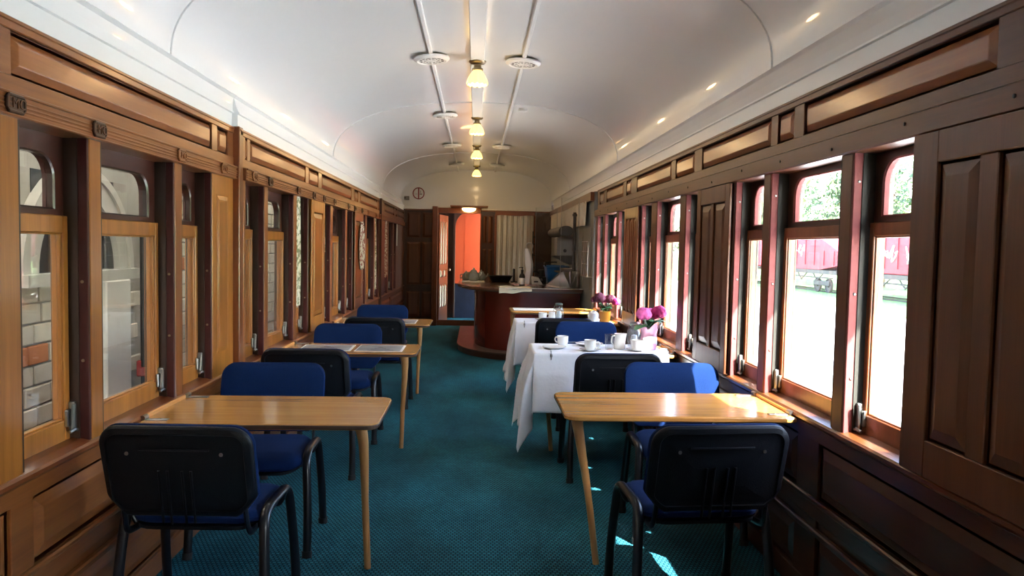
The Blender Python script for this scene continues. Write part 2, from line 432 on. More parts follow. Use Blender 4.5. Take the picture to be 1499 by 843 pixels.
# left reeded valance with monogram plaques
def valance(S, y0, y1):
    b = MB()
    S.box(b, y0, y1, -.14, .020, 1.802, 1.872, .004)
    for k, z in enumerate((1.818, 1.830, 1.842)):
        S.box(b, y0, y1, .019, .0245, z, z+.0075, .0025)
    S.box(b, y0, y1, .019, .028, 1.862, 1.872, .003); S.box(b, y0, y1, .019, .026, 1.802, 1.808, .002)
    obj('valance', b, 'teak_y', wl)
valance(LA, YB, 4.22); valance(LB, 4.30, 10.35); valance(LC_, 10.40, YE)

_txt = {}
def text_mesh(s, size, depth):
    k = (s, size, depth)
    if k not in _txt:
        cu = bpy.data.curves.new('lettering', 'FONT'); cu.body = s; cu.size = size; cu.extrude = depth; cu.align_x = 'CENTER'; cu.align_y = 'CENTER'; cu.resolution_u = 2
        t = bpy.data.objects.new('lettering', cu); C.objects.link(t)
        bpy.context.view_layer.update()
        _txt[k] = bpy.data.meshes.new_from_object(t.evaluated_get(bpy.context.evaluated_depsgraph_get()))
        bpy.data.objects.remove(t)
    return _txt[k]
def text_obj(s, size, depth, m, parent, mw):
    me = text_mesh(s, size, depth).copy(); me.materials.clear(); me.materials.append(M[m])
    o = bpy.data.objects.new('lettering', me); C.objects.link(o)
    if parent: o.parent = parent
    o.matrix_local = mw; return o
M_LEFT = Matrix(((0, 0, 1, 0), (1, 0, 0, 0), (0, 1, 0, 0), (0, 0, 0, 1)))   # text facing +x (reads along +y)
M_FRONT = Matrix(((1, 0, 0, 0), (0, 0, -1, 0), (0, 1, 0, 0), (0, 0, 0, 1)))  # text facing -y
PL = [(LA, y) for y in (2.19, 2.675, 3.42, 3.99)] + [(LB, y) for y in (4.44, 4.78, 5.54, 6.06, 6.47, 6.95, 7.72, 8.12, 8.63, 9.1, 9.83, 10.2)]
octo = rrect(.094, .056, .014, 1)
for i, (S, y) in enumerate(PL):
    dark = i in (0, 1, 5, 6, 7, 8, 9, 10, 11, 12)
    b = MB(); b.slab(octo, [(0, 0), (0, .006), (.003, .0085), (.008, .0085), (.0095, .005)], lambda x, z, h, S=S, y=y: S.pt(y+x, .0235+h, 1.837+z))
    p = obj('plaque', b, 'dark_y' if dark else 'teak_y', wl)
    text_obj('EMC', .043, .0035, 'brown_y' if dark else 'mahog_y', p, Matrix.Translation((S.x0+.0285, S.u(y), 1.837)) @ M_LEFT)

# ---- windows
def upper_frame(S, u0, u1, v0, v1, w0, w1, hu0, hu1, hv0, hv1, r):
    bm = bmesh.new()
    def hole(n=7):
        pts = [(hu1, hv0)]
        for cx, cy, a0 in ((hu1-r, hv1-r, 0), (hu0+r, hv1-r, 90)):
            for k in range(n+1):
                a = math.radians(a0+90*k/n); pts.append((cx+r*math.cos(a), cy+r*math.sin(a)))
        pts.append((hu0, hv0)); return pts
    hp = hole(); es = []
    for loop in ([(u0, v0), (u1, v0), (u1, v1), (u0, v1)], hp):
        vs = [bm.verts.new(S.pt(u, w1, v)) for u, v in loop]
        es += [bm.edges.new((vs[i], vs[(i+1) % len(vs)])) for i in range(len(vs))]
    bmesh.ops.triangle_fill(bm, edges=es, use_beauty=True)
    r_ = bmesh.ops.extrude_face_region(bm, geom=bm.faces[:])
    d = Vector(S.pt(0, w0, 0))-Vector(S.pt(0, w1, 0))
    bmesh.ops.translate(bm, vec=d, verts=[g for g in r_['geom'] if isinstance(g, bmesh.types.BMVert)])
    m = MB(); m.bm.free(); m.bm = bm
    return m, hp
NWIN = [0]
def window(S, u0, u1, left, catch='pair', top=None):
    NWIN[0] += 1
    W = thing('window_%d' % NWIN[0], kind='structure')
    zb, zt = (.735, 1.86) if left else (.765, 1.86)
    g0, g1, t1 = (.815, 1.470, 1.530) if left else (.850, 1.518, 1.568)
    p0, p1 = (1.553, 1.735) if left else (1.592, 1.795)
    sm = 'honey' if left else 'mahog'
    # jamb channels at both ends, with screws
    b = MB()
    S.box(b, u1-.012, u1, -.13, -.042, zb-.03, zt); S.box(b, u0, u0+.012, -.13, -.004, zb-.03, zt)
    S.box(b, u1-.018, u1-.010, -.05, -.034, zb, zt); S.box(b, u0+.010, u0+.018, -.05, -.034, zb, zt)
    obj('jamb', b, 'jambdark' if left else 'jambgrey', W)
    b = MB()
    for z in (1.72, 1.30, .98) if not left else (1.30, 1.02):
        b.lathe([(.006, 0), (.006, .002), (.003, .004)], n=8, f=lambda p, z=z: S.pt(u1-.014-p[2], -.022+p[0], z+p[1]))
    obj('screw', b, 'brass' if left else 'chrome', W)
    # fixed light above; the glazed parts stand a little behind the jamb face
    S = Side(S.x0-S.sg*.015, S.sg, S.k, S.c)
    st = .035 if (u1-u0) < .55 else .05
    m, hp = upper_frame(S, u0+.012, u1-.012, t1-.012, zt, -.105, -.070, u0+.012+st+.03, u1-.012-st-.03, p0, p1, min(.085, (u1-u0)*.2))
    obj('upper_frame', m, 'ox_y' if left else 'dark_y', W)
    b = MB(); b.rings([[S.pt(u, wq, v) for u, v in hp] for wq in (-.094, -.090)]); obj('upper_pane', b, 'pane', W)
    b = MB()   # bead round the light
    hb = [(u, v) for u, v in hp]
    cu, cv = (hp[0][0]+hp[-1][0])/2, (p0+p1)/2
    b.rings([[S.pt(u+(cu-u)*k, wq, v+(cv-v)*k) for u, v in hb] for k, wq in ((-.03, -.072), (-.03, -.064), (.03, -.068), (.035, -.085))], caps=(False, False))
    obj('bead', b, 'dark_z' if left else 'redjamb', W)
    # lower sash
    b = MB(); s0, s1 = u0+.018, u1-.018; fw = .031
    S.box(b, s0, s0+fw, -.095, -.052, zb, t1, .003); S.box(b, s1-fw, s1, -.095, -.052, zb, t1, .003)
    S.box(b, s0+fw, s1-fw, -.095, -.052, zb, g0, .003); S.box(b, s0+fw, s1-fw, -.095, -.052, g1, t1, .003)
    sa = obj('sash', b, sm+'_z', W)
    b = MB(); S.box(b, s0+fw, s1-fw, -.078, -.074, g0-.004, g1+.004); obj('lower_pane', b, 'pane', W)
    b = MB()
    for a0, a1, c0, c1 in ((s0+fw, s0+fw+.006, g0, g1), (s1-fw-.006, s1-fw, g0, g1), (s0+fw, s1-fw, g0, g0+.006), (s0+fw, s1-fw, g1-.006, g1)):
        S.box(b, a0, a1, -.074, -.060, c0, c1, .002)
    obj('glazing_bead', b, 'honey_z' if left else 'mahog_z', W)
    if catch:
        zc = .82 if left else .835
        uc = u1-.026
        b = MB()
        S.box(b, uc-.004, uc+.010, -.052, -.030, zc-.05, zc+.055, .002)
        S.box(b, uc-.030, uc+.006, -.052, -.040, zc-.030, zc+.030, .003)
        b.tube([S.pt(uc-.038, -.030, zc-.046), S.pt(uc-.014, -.024, zc-.040), S.pt(uc+.004, -.026, zc-.046)], .006, 8)
        b.tube([S.pt(uc-.014, -.034, zc-.042), S.pt(uc-.014, -.028, zc+.05)], .007, 8)
        obj('catch', b, 'chrome', W)
    return W
def mullion(S, wall, y0, y1, mat, zb, zt, edge='leftedge'):
    e = min(.018, (y1-y0)*.25)
    b = MB(); S.box(b, y0, y1, -.14, 0, zb, zt, .003); o = obj('mullion', b, mat, wall)
    b = MB(); S.box(b, y0-.014, y0+.001, -.043, -.002, zb, zt, .002); obj('mullion_edge', b, edge, wall)

# left: openings (front plane)
LW = [(LA, 1.02, 2.13), (LA, 2.245, 2.655), (LA, 2.735, 3.405), (LA, 3.485, 3.885),
      (LB, 4.345, 4.735), (LB, 4.815, 5.495), (LB, 5.585, 5.965), (LB, 6.50, 6.885), (LB, 6.985, 7.675), (LB, 7.765, 8.10),
      (LB, 8.72, 9.06), (LB, 9.16, 9.80), (LB, 9.90, 10.28), (LC_, 10.85, 11.2), (LC_, 11.3, 11.9), (LC_, 12.0, 12.35)]
for S, a, c in LW: window(S, a, c, True)
LM = [(LA, 2.13, 2.245, 'honey_z'), (LA, 2.655, 2.735, 'honey_z'), (LA, 3.405, 3.485, 'teak_z'), (LA, 3.885, 4.22, 'honey_z'),
      (LB, 4.235, 4.345, 'teak_z'), (LB, 4.735, 4.815, 'teak_z'), (LB, 5.495, 5.585, 'teak_z'), (LB, 5.965, 6.50, 'dark_z'), (LB, 6.885, 6.985, 'teak_z'),
      (LB, 7.675, 7.765, 'teak_z'), (LB, 8.10, 8.72, 'dark_z'), (LB, 9.06, 9.16, 'teak_z'), (LB, 9.80, 9.90, 'teak_z'), (LB, 10.28, 10.35, 'mahog_z'),
      (LC_, 10.35, 10.85, 'dark_z'), (LC_, 11.2, 11.3, 'teak_z'), (LC_, 11.9, 12.0, 'teak_z'), (LC_, 12.35, YE, 'brown_z')]
for S, a, c, m in LM: mullion(S, wl, a, c, m, .70, 1.81)
# unseen continuation behind the camera keeps its openings
for a, c in ((-3.2, -2.9), (-2.0, -1.9), (-1.0, -.9), (.1, .2), (.9, 1.02)): mullion(LA, wl, a, c, 'honey_z', .70, 1.81)
for a, c in ((-2.9, -2.0), (-1.9, -1.0), (-.9, .1), (.2, .9)): window(LA, a, c, True)
# incised narrow panels on the wide posts, and the deep pilaster side
for S, a, c, m in ((LA, 3.95, 4.13, 'honey_z'), (LB, 4.27, 4.32, 'teak_z'),):
    b = MB(); rpanel(b, S, a, c, .86, 1.70, .001, .004, .018, .006); obj('panel', b, m, wl)
b = MB(); b.box(XL-.14, XL+.036, LA.u(4.215), LA.u(4.285), .0, 2.095, .004); obj('pilaster', b, 'mahog_z', wl)
b = MB(); b.box(-1.45, -1.300, LA.u(10.33), LA.u(10.40), .0, 2.09, .004); obj('pilaster', b, 'dark_z', wl)

# right: openings
RW = [(2.36, 2.825), (2.905, 3.605), (3.685, 4.095), (4.72, 5.06), (5.20, 5.86), (6.04, 6.40), (7.02, 7.44), (7.55, 8.22), (8.34, 8.72)]
for a, c in RW: window(RA, a, c, False)
for a, c in ((2.825, 2.905), (3.605, 3.685), (4.095, 4.72), (5.06, 5.20), (5.86, 6.04), (6.40, 7.02), (7.44, 7.55), (8.22, 8.34), (8.72, 8.86)):
    wide = c-a > .4
    mullion(RA, wr, a, c, 'dark_z' if wide else 'brown_z', .74, 1.83, 'redjamb')
b = MB(); RA.box(b, -.5, 2.36, -.14, -.02, .74, 1.83); obj('sun_block_panel', b, 'dark_z', wr)  # unseen plain panel added to keep sun patches off the visible floor
for a, c in ((-3.2, -3.0), (-2.2, -2.1), (-1.3, -1.2), (-.5, -.4)): mullion(RA, wr, a, c, 'brown_z', .74, 1.83)
for a, c in ((-3.0, -2.2), (-2.1, -1.3), (-1.2, -.5)): window(RA, a, c, False)

# sills
def sill(S, wall, y0, y1, zt, mat):
    prof = [(-.14, zt+.012), (-.03, zt+.006), (.006, zt-.002), (.012, zt-.010), (.012, zt-.022), (.002, zt-.034), (-.14, zt-.034)]
    b = MB(); b.rings([[S.pt(y, w_, v) for w_, v in prof] for y in (y0, y1)]); obj('window_sill', b, mat, wall)
sill(LA, wl, YB, 4.22, .735, 'mahog_y'); sill(LB, wl, 4.285, 10.34, .735, 'mahog_y'); sill(LC_, wl, 10.40, YE, .735, 'mahog_y')
sill(RA, wr, YB, 8.86, .772, 'mahog_y')
# dado: framing and raised panels
def dado(S, wall, y0, y1, zt, cells, mat, off=0):
    k = zt/.70
    b = MB()
    S.box(b, y0, y1, -.13, -.012, 0, zt)
    S.box(b, y0, y1, -.014, 0, .645*k, zt, .003); S.box(b, y0, y1, -.014, .002, .345*k, .425*k, .003)
    S.box(b, y0, y1, -.014, .012, .405*k, .428*k, .006)
    S.box(b, y0, y1, -.014, .014, .285*k, .312*k, .006); S.box(b, y0, y1, -.014, .004, 0, .09, .003)
    es = [y0]+[e for c in cells for e in c]+[y1]
    for i in range(0, len(es), 2): S.box(b, es[i], es[i+1], -.013, -.0005, .05, .65*k, .002)
    obj('dado_frame', b, mat, wall)
    for c0, c1 in cells:
        for z0, z1 in ((.428*k, .645*k), (.095, .284*k)):
            b = MB(); rpanel(b, S, c0+.002, c1-.002, z0+.001, z1-.001, -.012, .012, .035, .012); obj('panel', b, mat, wall)
dado(LA, wl, YB, 4.22, .702, [(-.1, 2.18), (2.295, 4.10)], 'teak_y')
dado(LB, wl, 4.285, 10.34, .702, [(4.40, 6.1), (6.25, 8.3), (8.45, 10.2)], 'teak_y')
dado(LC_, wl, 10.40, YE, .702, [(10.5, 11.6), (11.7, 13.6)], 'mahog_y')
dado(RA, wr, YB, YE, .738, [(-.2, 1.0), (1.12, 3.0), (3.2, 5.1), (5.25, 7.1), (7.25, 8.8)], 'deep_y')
# white frieze boards above the panelling
for S, yy, z0, x1, zsp in ((LA, (YB, 4.22), 2.09, -.004, 2.262), (LB, (4.22, 10.35), 2.085, -.032, 2.262), (LC_, (10.35, YE), 2.085, -.048, 2.262), (RA, (YB, YE), 2.13, .02, 2.306)):
    b = MB()
    prof = [(-.14, z0), (-.006, z0), (-.006, z0+.075), (.004, z0+.079), (.004, z0+.087), (-.002, z0+.090), (x1*.5+.0, zsp-.05), (x1+.006, zsp-.012), (x1+.022, zsp), (x1, zsp+.016), (-.14, zsp+.03)]
    b.rings([[S.pt(y, w_, v) for w_, v in prof] for y in yy]); obj('white_frieze', b, 'white', wl if S is not RA else wr)
# exterior skins
b = MB(); b.box(-1.58, -1.52, YB-.2, 15.6, -.9, .72); b.box(1.54, 1.60, YB-.2, 14.2, -.9, .755); b.box(1.54, 1.60, 15.2, 15.6, -.9, .755)
b.box(-1.58, -1.50, YB-.2, 15.6, 1.86, 2.3); b.box(1.54, 1.60, YB-.2, 15.6, 1.86, 2.3)
b.box(1.53, 1.6, 8.9, 14.2, -.9, 2.3); b.box(1.53, 1.6, 14.2, 15.2, -.9, .02); b.box(1.53, 1.6, 15.2, 15.6, -.9, 2.3); b.box(-1.58, -1.50, 12.4, 15.6, -.9, 2.3)  # vestibule side left open so sunlight reaches the door leaf
obj('wall_outer_skin', b, plain('maroon_coach_paint', (.16, .03, .03), .4), kind='structure')
b = MB(); b.box(-1.55, 1.55, YB-.1, YB, 0, 2.95); obj('wall_rear', b, 'mahog_z', kind='structure')

# shutters
def shutter(S, y0, y1, z0, z1, cols, mat, pmat, label, w0=.002, st=None, ms=.05):
    o = thing('sliding_shutter', label, 'shutter', (S.x0, S.u((y0+y1)/2), z0), group='wooden window shutters')
    T = Side(0, S.sg); dy = (y1-y0)/2; H = z1-z0
    st = st or min(.075, (y1-y0)*.16); b = MB()
    T.box(b, -dy, dy, w0, w0+.014, 0, H)
    fr = w0+.026
    T.box(b, -dy, -dy+st, w0, fr, 0, H, .003); T.box(b, dy-st, dy, w0, fr, 0, H, .003)
    T.box(b, -dy+st, dy-st, w0, fr, 0, .115, .003); T.box(b, -dy+st, dy-st, w0, fr, H-.095, H, .003)
    inn = 2*dy-2*st; ms = ms if cols > 1 else 0
    pw = (inn-(cols-1)*ms)/cols
    cells = [(-dy+st+i*(pw+ms), -dy+st+i*(pw+ms)+pw) for i in range(cols)]
    for i in range(cols-1): T.box(b, cells[i][1], cells[i+1][0], w0, fr, .115, H-.095, .003)
    obj('frame', b, mat, o)
    for a, c in cells:
        b = MB(); rpanel(b, T, a+.001, c-.001, .116, H-.096, w0+.014, .010, .032 if pw > .12 else .02, .008); obj('panel', b, pmat, o)
    return o
shutter(RA, 1.145, 2.385, .775, 1.824, 4, 'brown_z', 'brown_z', 'wide brown panelled shutter nearest on the right, filling the frame edge', .004, .128, .075)
shutter(RA, 4.10, 4.70, .775, 1.824, 2, 'brown_z', 'brown_z', 'dark two-panel wooden shutter beyond the vase of pink flowers, on the sunny side')
shutter(RA, 6.42, 7.0, .775, 1.824, 3, 'mahog_z', 'mahog_z', 'narrow ribbed dark shutter by the orange flower pot, farthest on the sunny side')
shutter(LB, 5.975, 6.49, .742, 1.80, 1, 'honey_z', 'honey_z', 'honey-coloured single-panel shutter between two floral curtains on the left wall')
shutter(LB, 8.11, 8.70, .742, 1.80, 1, 'mahog_z', 'mahog_z', 'reddish shutter with a draped sash, far along the left wall')

# ------------------------------------------------------------------ end wall, door, vestibule
we = obj('wall_end', MB().box(-1.5, -.70, YE, YE+.07, 0, 2.115), 'dark_z', kind='structure')
b = MB(); b.box(.08, .33, YE, YE+.07, 0, 2.115); b.box(-.70, .08, YE, YE+.07, 2.06, 2.115); b.box(.33, 1.05, YE, YE+.07, 0, .72); b.box(.33, 1.05, YE, YE+.07, 2.03, 2.115); b.box(1.05, 1.5, YE, YE+.07, 0, 2.115)
obj('partition', b, 'dark_z', we)
def end_panels(cols, rows, mat='mahog_z'):
    for a, c in cols:
        for z0, z1 in rows:
            b = MB(); rpanel(b, EN, a, c, z0, z1, .003, .014, .03, .008); obj('panel', b, mat, we)
rows = ((.16, .62), (.74, 1.52), (1.60, 2.06))
end_panels([(-1.26, -1.02), (-.98, -.76)], rows, 'brown_z'); end_panels([(.115, .19), (.215, .30)], ((.74, 1.42), (1.52, 2.02)), 'brown_z')
b = MB(); b.box(-1.30, .34, YE-.03, YE, .0, .10); b.box(.33, .36, YE-.03, YE, .7, 2.05, .004); b.box(1.03, 1.08, YE-.03, YE, .7, 2.05, .004); b.box(.34, 1.06, YE-.04, YE, 2.03, 2.115, .004)
b.box(-1.30, 1.4, YE-.02, YE, 2.095, 2.118, .004)
obj('trim_1', b, 'mahog_x', kind='structure')
b = MB(); b.box(-.80, -.70, YE-.10, YE+.08, 0, 2.17, .005); b.box(.07, .095, YE-.04, YE+.08, 0, 2.06, .004); b.box(-.70, .08, YE-.04, YE+.08, 2.055, 2.15, .004)
obj('trim_2', b, 'mahog_z', kind='structure')
# white tympanum filling the vault at the end
b = MB()
b.rings([[(x, y, z) for x, _, z in arc(0)]+[(HW, y, 2.118), (-HW, y, 2.118)] for y in (YE+.01, YE+.05)])
b.box(-1.4, 1.4, YE-.012, YE+.01, 2.118, 2.15, .004)
obj('wall_end_upper', b, 'white', kind='structure')
# open door swung into the vestibule
DO = thing('door_1', kind='structure', loc=(-.69, YE+.05, 0), rz=math.radians(80))
b = MB(); b.box(0, .74, -.02, .02, .005, 2.03, .004); obj('door_leaf', b, 'mahog_z', DO)
DS = EndSide(-.02)
for z0, z1 in ((1.10, 1.92), (.86, 1.02), (.30, .74)):
    for a, c in ((.09, .25), (.29, .45), (.49, .65)) if z1-z0 > .3 else ((.09, .34), (.40, .65)):
        b = MB(); rpanel(b, DS, a, c, z0, z1, .001, .014, .03, .008); obj('panel', b, 'mahog_z', DO)
b = MB(); b.lathe([(.012, 0), (.012, .03), (.028, .045), (.026, .06), (.01, .068)], n=12, f=lambda p: (.69+p[0], -.02-p[2], 1.0+p[1])); obj('knob', b, 'brass', DO)
# vestibule beyond
b = MB(); b.box(-1.5, 1.5, 15.3, 15.36, 0, 2.4); obj('wall_vestibule', b, 'dark_z', kind='structure')
vp = obj('wall_vestibule_panel', MB().box(-.42, .34, 15.27, 15.298, .70, 2.16), 'vest_orange', kind='structure')
b = MB(); b.box(-.42, .34, 15.26, 15.298, 0, .70); obj('lower_board', b, 'vest_blue', vp)
b = MB(); b.box(-.235, -.228, 15.264, 15.27, .70, 2.16); b.box(-.42, .34, 15.25, 15.27, .70, .73, .003); obj('batten', b, 'vest_orange', vp)
# arched head in front of the orange wall
bm = MB()
cx, cr, zt = -.40, .30, 2.16
pts = [(-.42, 15.24, 1.86)]+[(-.42+cr-cr*math.cos(PI/2*k/8), 15.24, 1.86+cr*math.sin(PI/2*k/8)) for k in range(9)]+[(-.42, 15.24, 2.30), ]
bm.rings([[(x, y, z) for x, _, z in pts[1:]] for y in (15.22, 15.262)])
bm.box(-.46, -.42, 15.20, 15.27, 0, 2.2, .003); bm.box(-.46, .5, 15.20, 15.27, 2.16, 2.3)
obj('trim_3', bm, 'dark_z', kind='structure')
b = MB(); b.box(-1.5, 1.5, YE+.07, 15.36, 2.30, 2.36); obj('ceiling_vestibule', b, 'white', kind='structure')
lv = bpy.data.lights.new('vestibule_fill_light', 'AREA'); lv.energy = 3; lv.color = (1, .86, .66); lv.shape = 'DISK'; lv.size = .30  # added lamp, out of sight, to light the orange vestibule wall
lo = bpy.data.objects.new('vestibule_fill_light', lv); C.objects.link(lo); lo.location = (.35, 14.55, 2.28)
vl = thing('added_vestibule_lamp', 'added unseen ceiling lamp that lights the vestibule past the doorway', 'lamp', (.35, 14.55, 2.30))
obj('rim', MB().lathe([(.16, 0), (.17, -.012), (.155, -.018)], n=24), 'brass', vl, smooth=True)
# window behind the cream curtain
EW = thing('window_%d' % (NWIN[0]+1), kind='structure')
b = MB(); b.box(.36, .40, YE+.02, YE+.06, .72, 2.03); b.box(.99, 1.03, YE+.02, YE+.06, .72, 2.03); b.box(.40, .99, YE+.02, YE+.06, 1.4, 1.44); obj('window_frame', b, 'mahog_z', EW)
b = MB(); b.box(.40, .99, YE+.035, YE+.04, .72, 2.03); obj('pane', b, 'pane', EW)
b = MB(); b.box(.90, .98, 15.2, 15.4, .7, 2.1)
# vestibule gets daylight through a gap added in the outer skin
def curtain(name, label, P0, P1, z0, z1, folds, amp, mat, group=None, pinch=None, thick=.004, nrm=None):
    P0, P1 = Vector(P0), Vector(P1); d = P1-P0; n = nrm or Vector((-d.y, d.x, 0)).normalized()
    b = MB()
    def f(off):
        def g(u, v):
            k = 1 if pinch is None else pinch(v)
            uu = .5+(u-.5)*k
            p = P0+d*uu+n*(amp*(math.sin(u*folds*2*PI)+.35*math.sin(u*folds*5.1*PI+v*2))*(.75+.25*v)+off)
            return (p.x, p.y, z1+(z0-z1)*v+.008*math.sin(u*9))
        return g
    b.grid(f(0), folds*10, 14); b.grid(f(thick), folds*10, 14)
    o = obj(name, b, mat, smooth=True); tag(o, label, 'curtain', group); return o
curtain('window_curtain', 'long cream curtain gathered over the end window behind the bar', (.37, YE-.06, 0), (1.04, YE-.06, 0), .80, 2.03, 7, .022, 'cream_curtain')
CG = 'patterned strip curtains on the left wall'
curtain('strip_curtain', 'long pale floral curtain strip left of the honey-coloured shutter', (-1.352, LA.u(5.60), 0), (-1.352, LA.u(5.76), 0), .97, 1.80, 2, .010, 'floral', CG, lambda v: .9+.25*v if v < .7 else 1.07-.9*(v-.7))
curtain('strip_curtain', 'short floral curtain strip right of the honey-coloured shutter', (-1.352, LA.u(6.52), 0), (-1.352, LA.u(6.69), 0), 1.37, 1.80, 2, .010, 'floral', CG, lambda v: .6+.5*v)
curtain('strip_curtain', 'pale pink sash draped across the reddish shutter on the left', (-1.288, LA.u(8.30), 0), (-1.288, LA.u(8.66), 0), 1.17, 1.70, 2, .012, 'floral_red', CG, lambda v: .35+.6*math.sin(PI*v))
curtain('strip_curtain', 'cream floral curtain strip between reddish shutter and dark pilaster', (-1.345, LA.u(9.86), 0), (-1.345, LA.u(10.10), 0), .85, 1.80, 2, .010, 'floral', CG, lambda v: .45+.6*v)
curtain('strip_curtain', 'red-patterned curtain strip beyond the dark pilaster, farthest on the left', (-1.325, LA.u(10.90), 0), (-1.325, LA.u(11.16), 0), .98, 1.80, 2, .010, 'floral_red', CG, lambda v: .5+.6*v)
b = MB(); b.box(-1.312, -1.300, 12.44, 12.52, 1.44, 1.86, .004)  # plain white pipe strip, gives no light
tag(obj('white_pipe_strip', b, 'white', smooth=False), 'slim white tube fixed by the far left corner', 'fixture')

# no-smoking sign and small grey box on the tympanum
ns = thing('no_smoking_sign', 'round red and white no smoking sign high on the end wall', 'sign', (-1.06, YE-.001, 2.40))
fy = lambda p: (p[0], -p[2], p[1])
obj('disc', MB().lathe([(.108, .0), (.108, .004)], n=32, f=fy), 'paper', ns)
b = MB(); n = 40
b.rings([[(r*math.cos(2*PI*i/n), y, r*math.sin(2*PI*i/n)) for i in range(n)] for r, y in ((.108, -.005), (.108, -.0075), (.091, -.0075), (.091, -.005))], loop=True)
b.box(-.011, .011, -.0075, -.005, -.095, .095); obj('red_ring', b, 'red', ns)
b = MB(); b.box(.02, .062, -.0065, -.005, -.02, -.006)
obj('cigarette_symbol', b, 'black', ns)
obj('cigarette_symbol', MB().box(-.06, -.02, -.0065, -.005, -.016, -.009), 'appliance', ns)
obj('smoke_symbol', MB().tube([(.040, -.006, .004), (.030, -.006, .024), (.040, -.006, .052)], .003, 6), 'black', ns)
sp = thing('wall_speaker', 'small grey box mounted left of the no smoking sign', 'speaker', (-1.27, YE-.03, 2.31))
obj('body', MB().box(-.045, .045, -.03, .03, -.035, .035, .006), 'appliance', sp); obj('lens', MB().lathe([(.012, 0), (.012, .006)], n=12, f=lambda p: (-.03+p[0], -.03-p[2], .0+p[1])), 'black', sp)

# ------------------------------------------------------------------ ceiling lamps, vents, detector
def lamp():
    o = thing('ceiling_lamp', None, 'lamp')
    obj('rose', MB().lathe([(.064, .0), (.064, -.006), (.055, -.016), (.034, -.022), (.026, -.026)], n=28), 'brass', o, smooth=True)
    obj('gallery', MB().lathe([(.026, -.024), (.028, -.050), (.040, -.054), (.041, -.066), (.034, -.068)], n=24), 'brass', o, smooth=True)
    n = 48; prof = [(.030, -.062), (.034, -.072), (.045, -.088), (.058, -.106), (.070, -.132), (.077, -.156), (.075, -.166)]
    b = MB(); rr = []
    for k, (r, z) in enumerate(prof):
        s = k/(len(prof)-1)
        rr.append([((r+.003*s*math.cos(12*2*PI*i/n))*math.cos(2*PI*i/n), (r+.003*s*math.cos(12*2*PI*i/n))*math.sin(2*PI*i/n), z-.005*s*s*(1-math.cos(12*2*PI*i/n))) for i in range(n)])
    b.rings(rr, caps=(False, False)); b.rings([[(x*.95, y*.95, z) for x, y, z in r] for r in rr], caps=(False, False))
    obj('glass_shade', b, 'lampglass', o, smooth=True)
    obj('bulb', MB().lathe([(.012, -.065), (.024, -.085), (.028, -.105), (.022, -.125), (.006, -.134)], n=16), 'bulb', o, smooth=True)
    return o
lp = lamp(); LY = [5.60, 8.02, 10.2, 12.75]
LN = ['opal glass ceiling lamp nearest the camera, largest of the row', 'second opal ceiling lamp of the row, from the near end', 'third opal ceiling lamp of the row, from the near end', 'smallest opal ceiling lamp, farthest down the row']
for i, y in enumerate(LY):
    o = lp if i == 0 else copy_tree(lp)
    o.location = (-.012, y, min(vault(-.064), vault(.04))-.030); o['label'] = LN[i]; o['group'] = 'lamps along the ceiling'
    pl = bpy.data.lights.new('lamp_light', 'POINT'); pl.energy = 1.3; pl.color = (1, .68, .34); pl.shadow_soft_size = .05
    po = bpy.data.objects.new('lamp_light', pl); C.objects.link(po); po.location = (-.012, y, o.location.z-.22)
def vent():
    o = thing('ceiling_vent', None, 'vent')
    obj('rim', MB().lathe([(.128, .004), (.130, -.008), (.112, -.020), (.106, -.022), (.098, -.018), (.096, -.010)], n=36, caps=(False, False)), 'white', o, smooth=True)
    b = MB()
    for r0, r1 in ((.0, .014), (.034, .041), (.062, .069), (.090, .099)):
        n = 36
        if r0 == 0: b.lathe([(.014, -.015), (.014, -.018), (.006, -.019)], n=n)
        else: b.rings([[(r*math.cos(2*PI*i/n), r*math.sin(2*PI*i/n), z) for i in range(n)] for r, z in ((r0, -.015), (r0, -.018), (r1, -.018), (r1, -.015))], loop=True)
    for k in range(12):
        a = 2*PI*k/12; ca, sa = math.cos(a), math.sin(a)
        b.tube([(.012*ca, .012*sa, -.0165), (.095*ca, .095*sa, -.0165)], .0022, 4, r2=.0045)
    obj('grille', b, 'white', o)
    obj('dark_backing', MB().lathe([(.100, .002), (.100, -.012)], n=24), 'black', o)
    return o
vt = vent(); first = True
for x, side, yl in ((-.345, 'left', (5.55, 7.9, 10.2, 12.5)), (.325, 'right', (5.62, 10.3, 12.6))):
    for i, y in enumerate(yl):
        o = vt if first else copy_tree(vt); first = False
        o.location = (x, y, vault(x)-.022); sl_ = math.atan((vault(x+.05)-vault(x-.05))/.1); o.rotation_euler = (0, -sl_, 0)
        o['label'] = 'round white ceiling vent on the %s strip, %s' % (side, ('nearest and largest', 'second from the near end', 'third from the near end', 'farthest and smallest')[i] if side == 'left' else ('nearest and largest', 'between the other two', 'farthest and smallest')[i])
        o['group'] = 'ceiling vents'
b = MB(); b.lathe([(.045, .01), (.045, -.02), (.03, -.03)], n=20); o = obj('smoke_detector', b, 'white', smooth=True, loc=(.44, 7.55, vault(.44)-.004)); tag(o, 'tiny white detector on the ceiling between right-hand vents', 'detector')
fl_ = thing('doorway_lamp', 'flush warm ceiling lamp over the far doorway', 'lamp', (-.14, 13.55, 2.165))
obj('backplate', MB().box(-.33, .34, -.16, .24, -.012, .012, .004), 'mahog_x', fl_)
obj('rim', MB().lathe([(.15, -.010), (.155, -.022), (.13, -.030)], n=28), 'brass', fl_, smooth=True)
obj('glass_bowl', MB().lathe([(.125, -.028), (.12, -.055), (.08, -.085), (.02, -.098)], n=28), emit('bowl_glass', (1, .62, .22), 3.0), fl_, smooth=True)

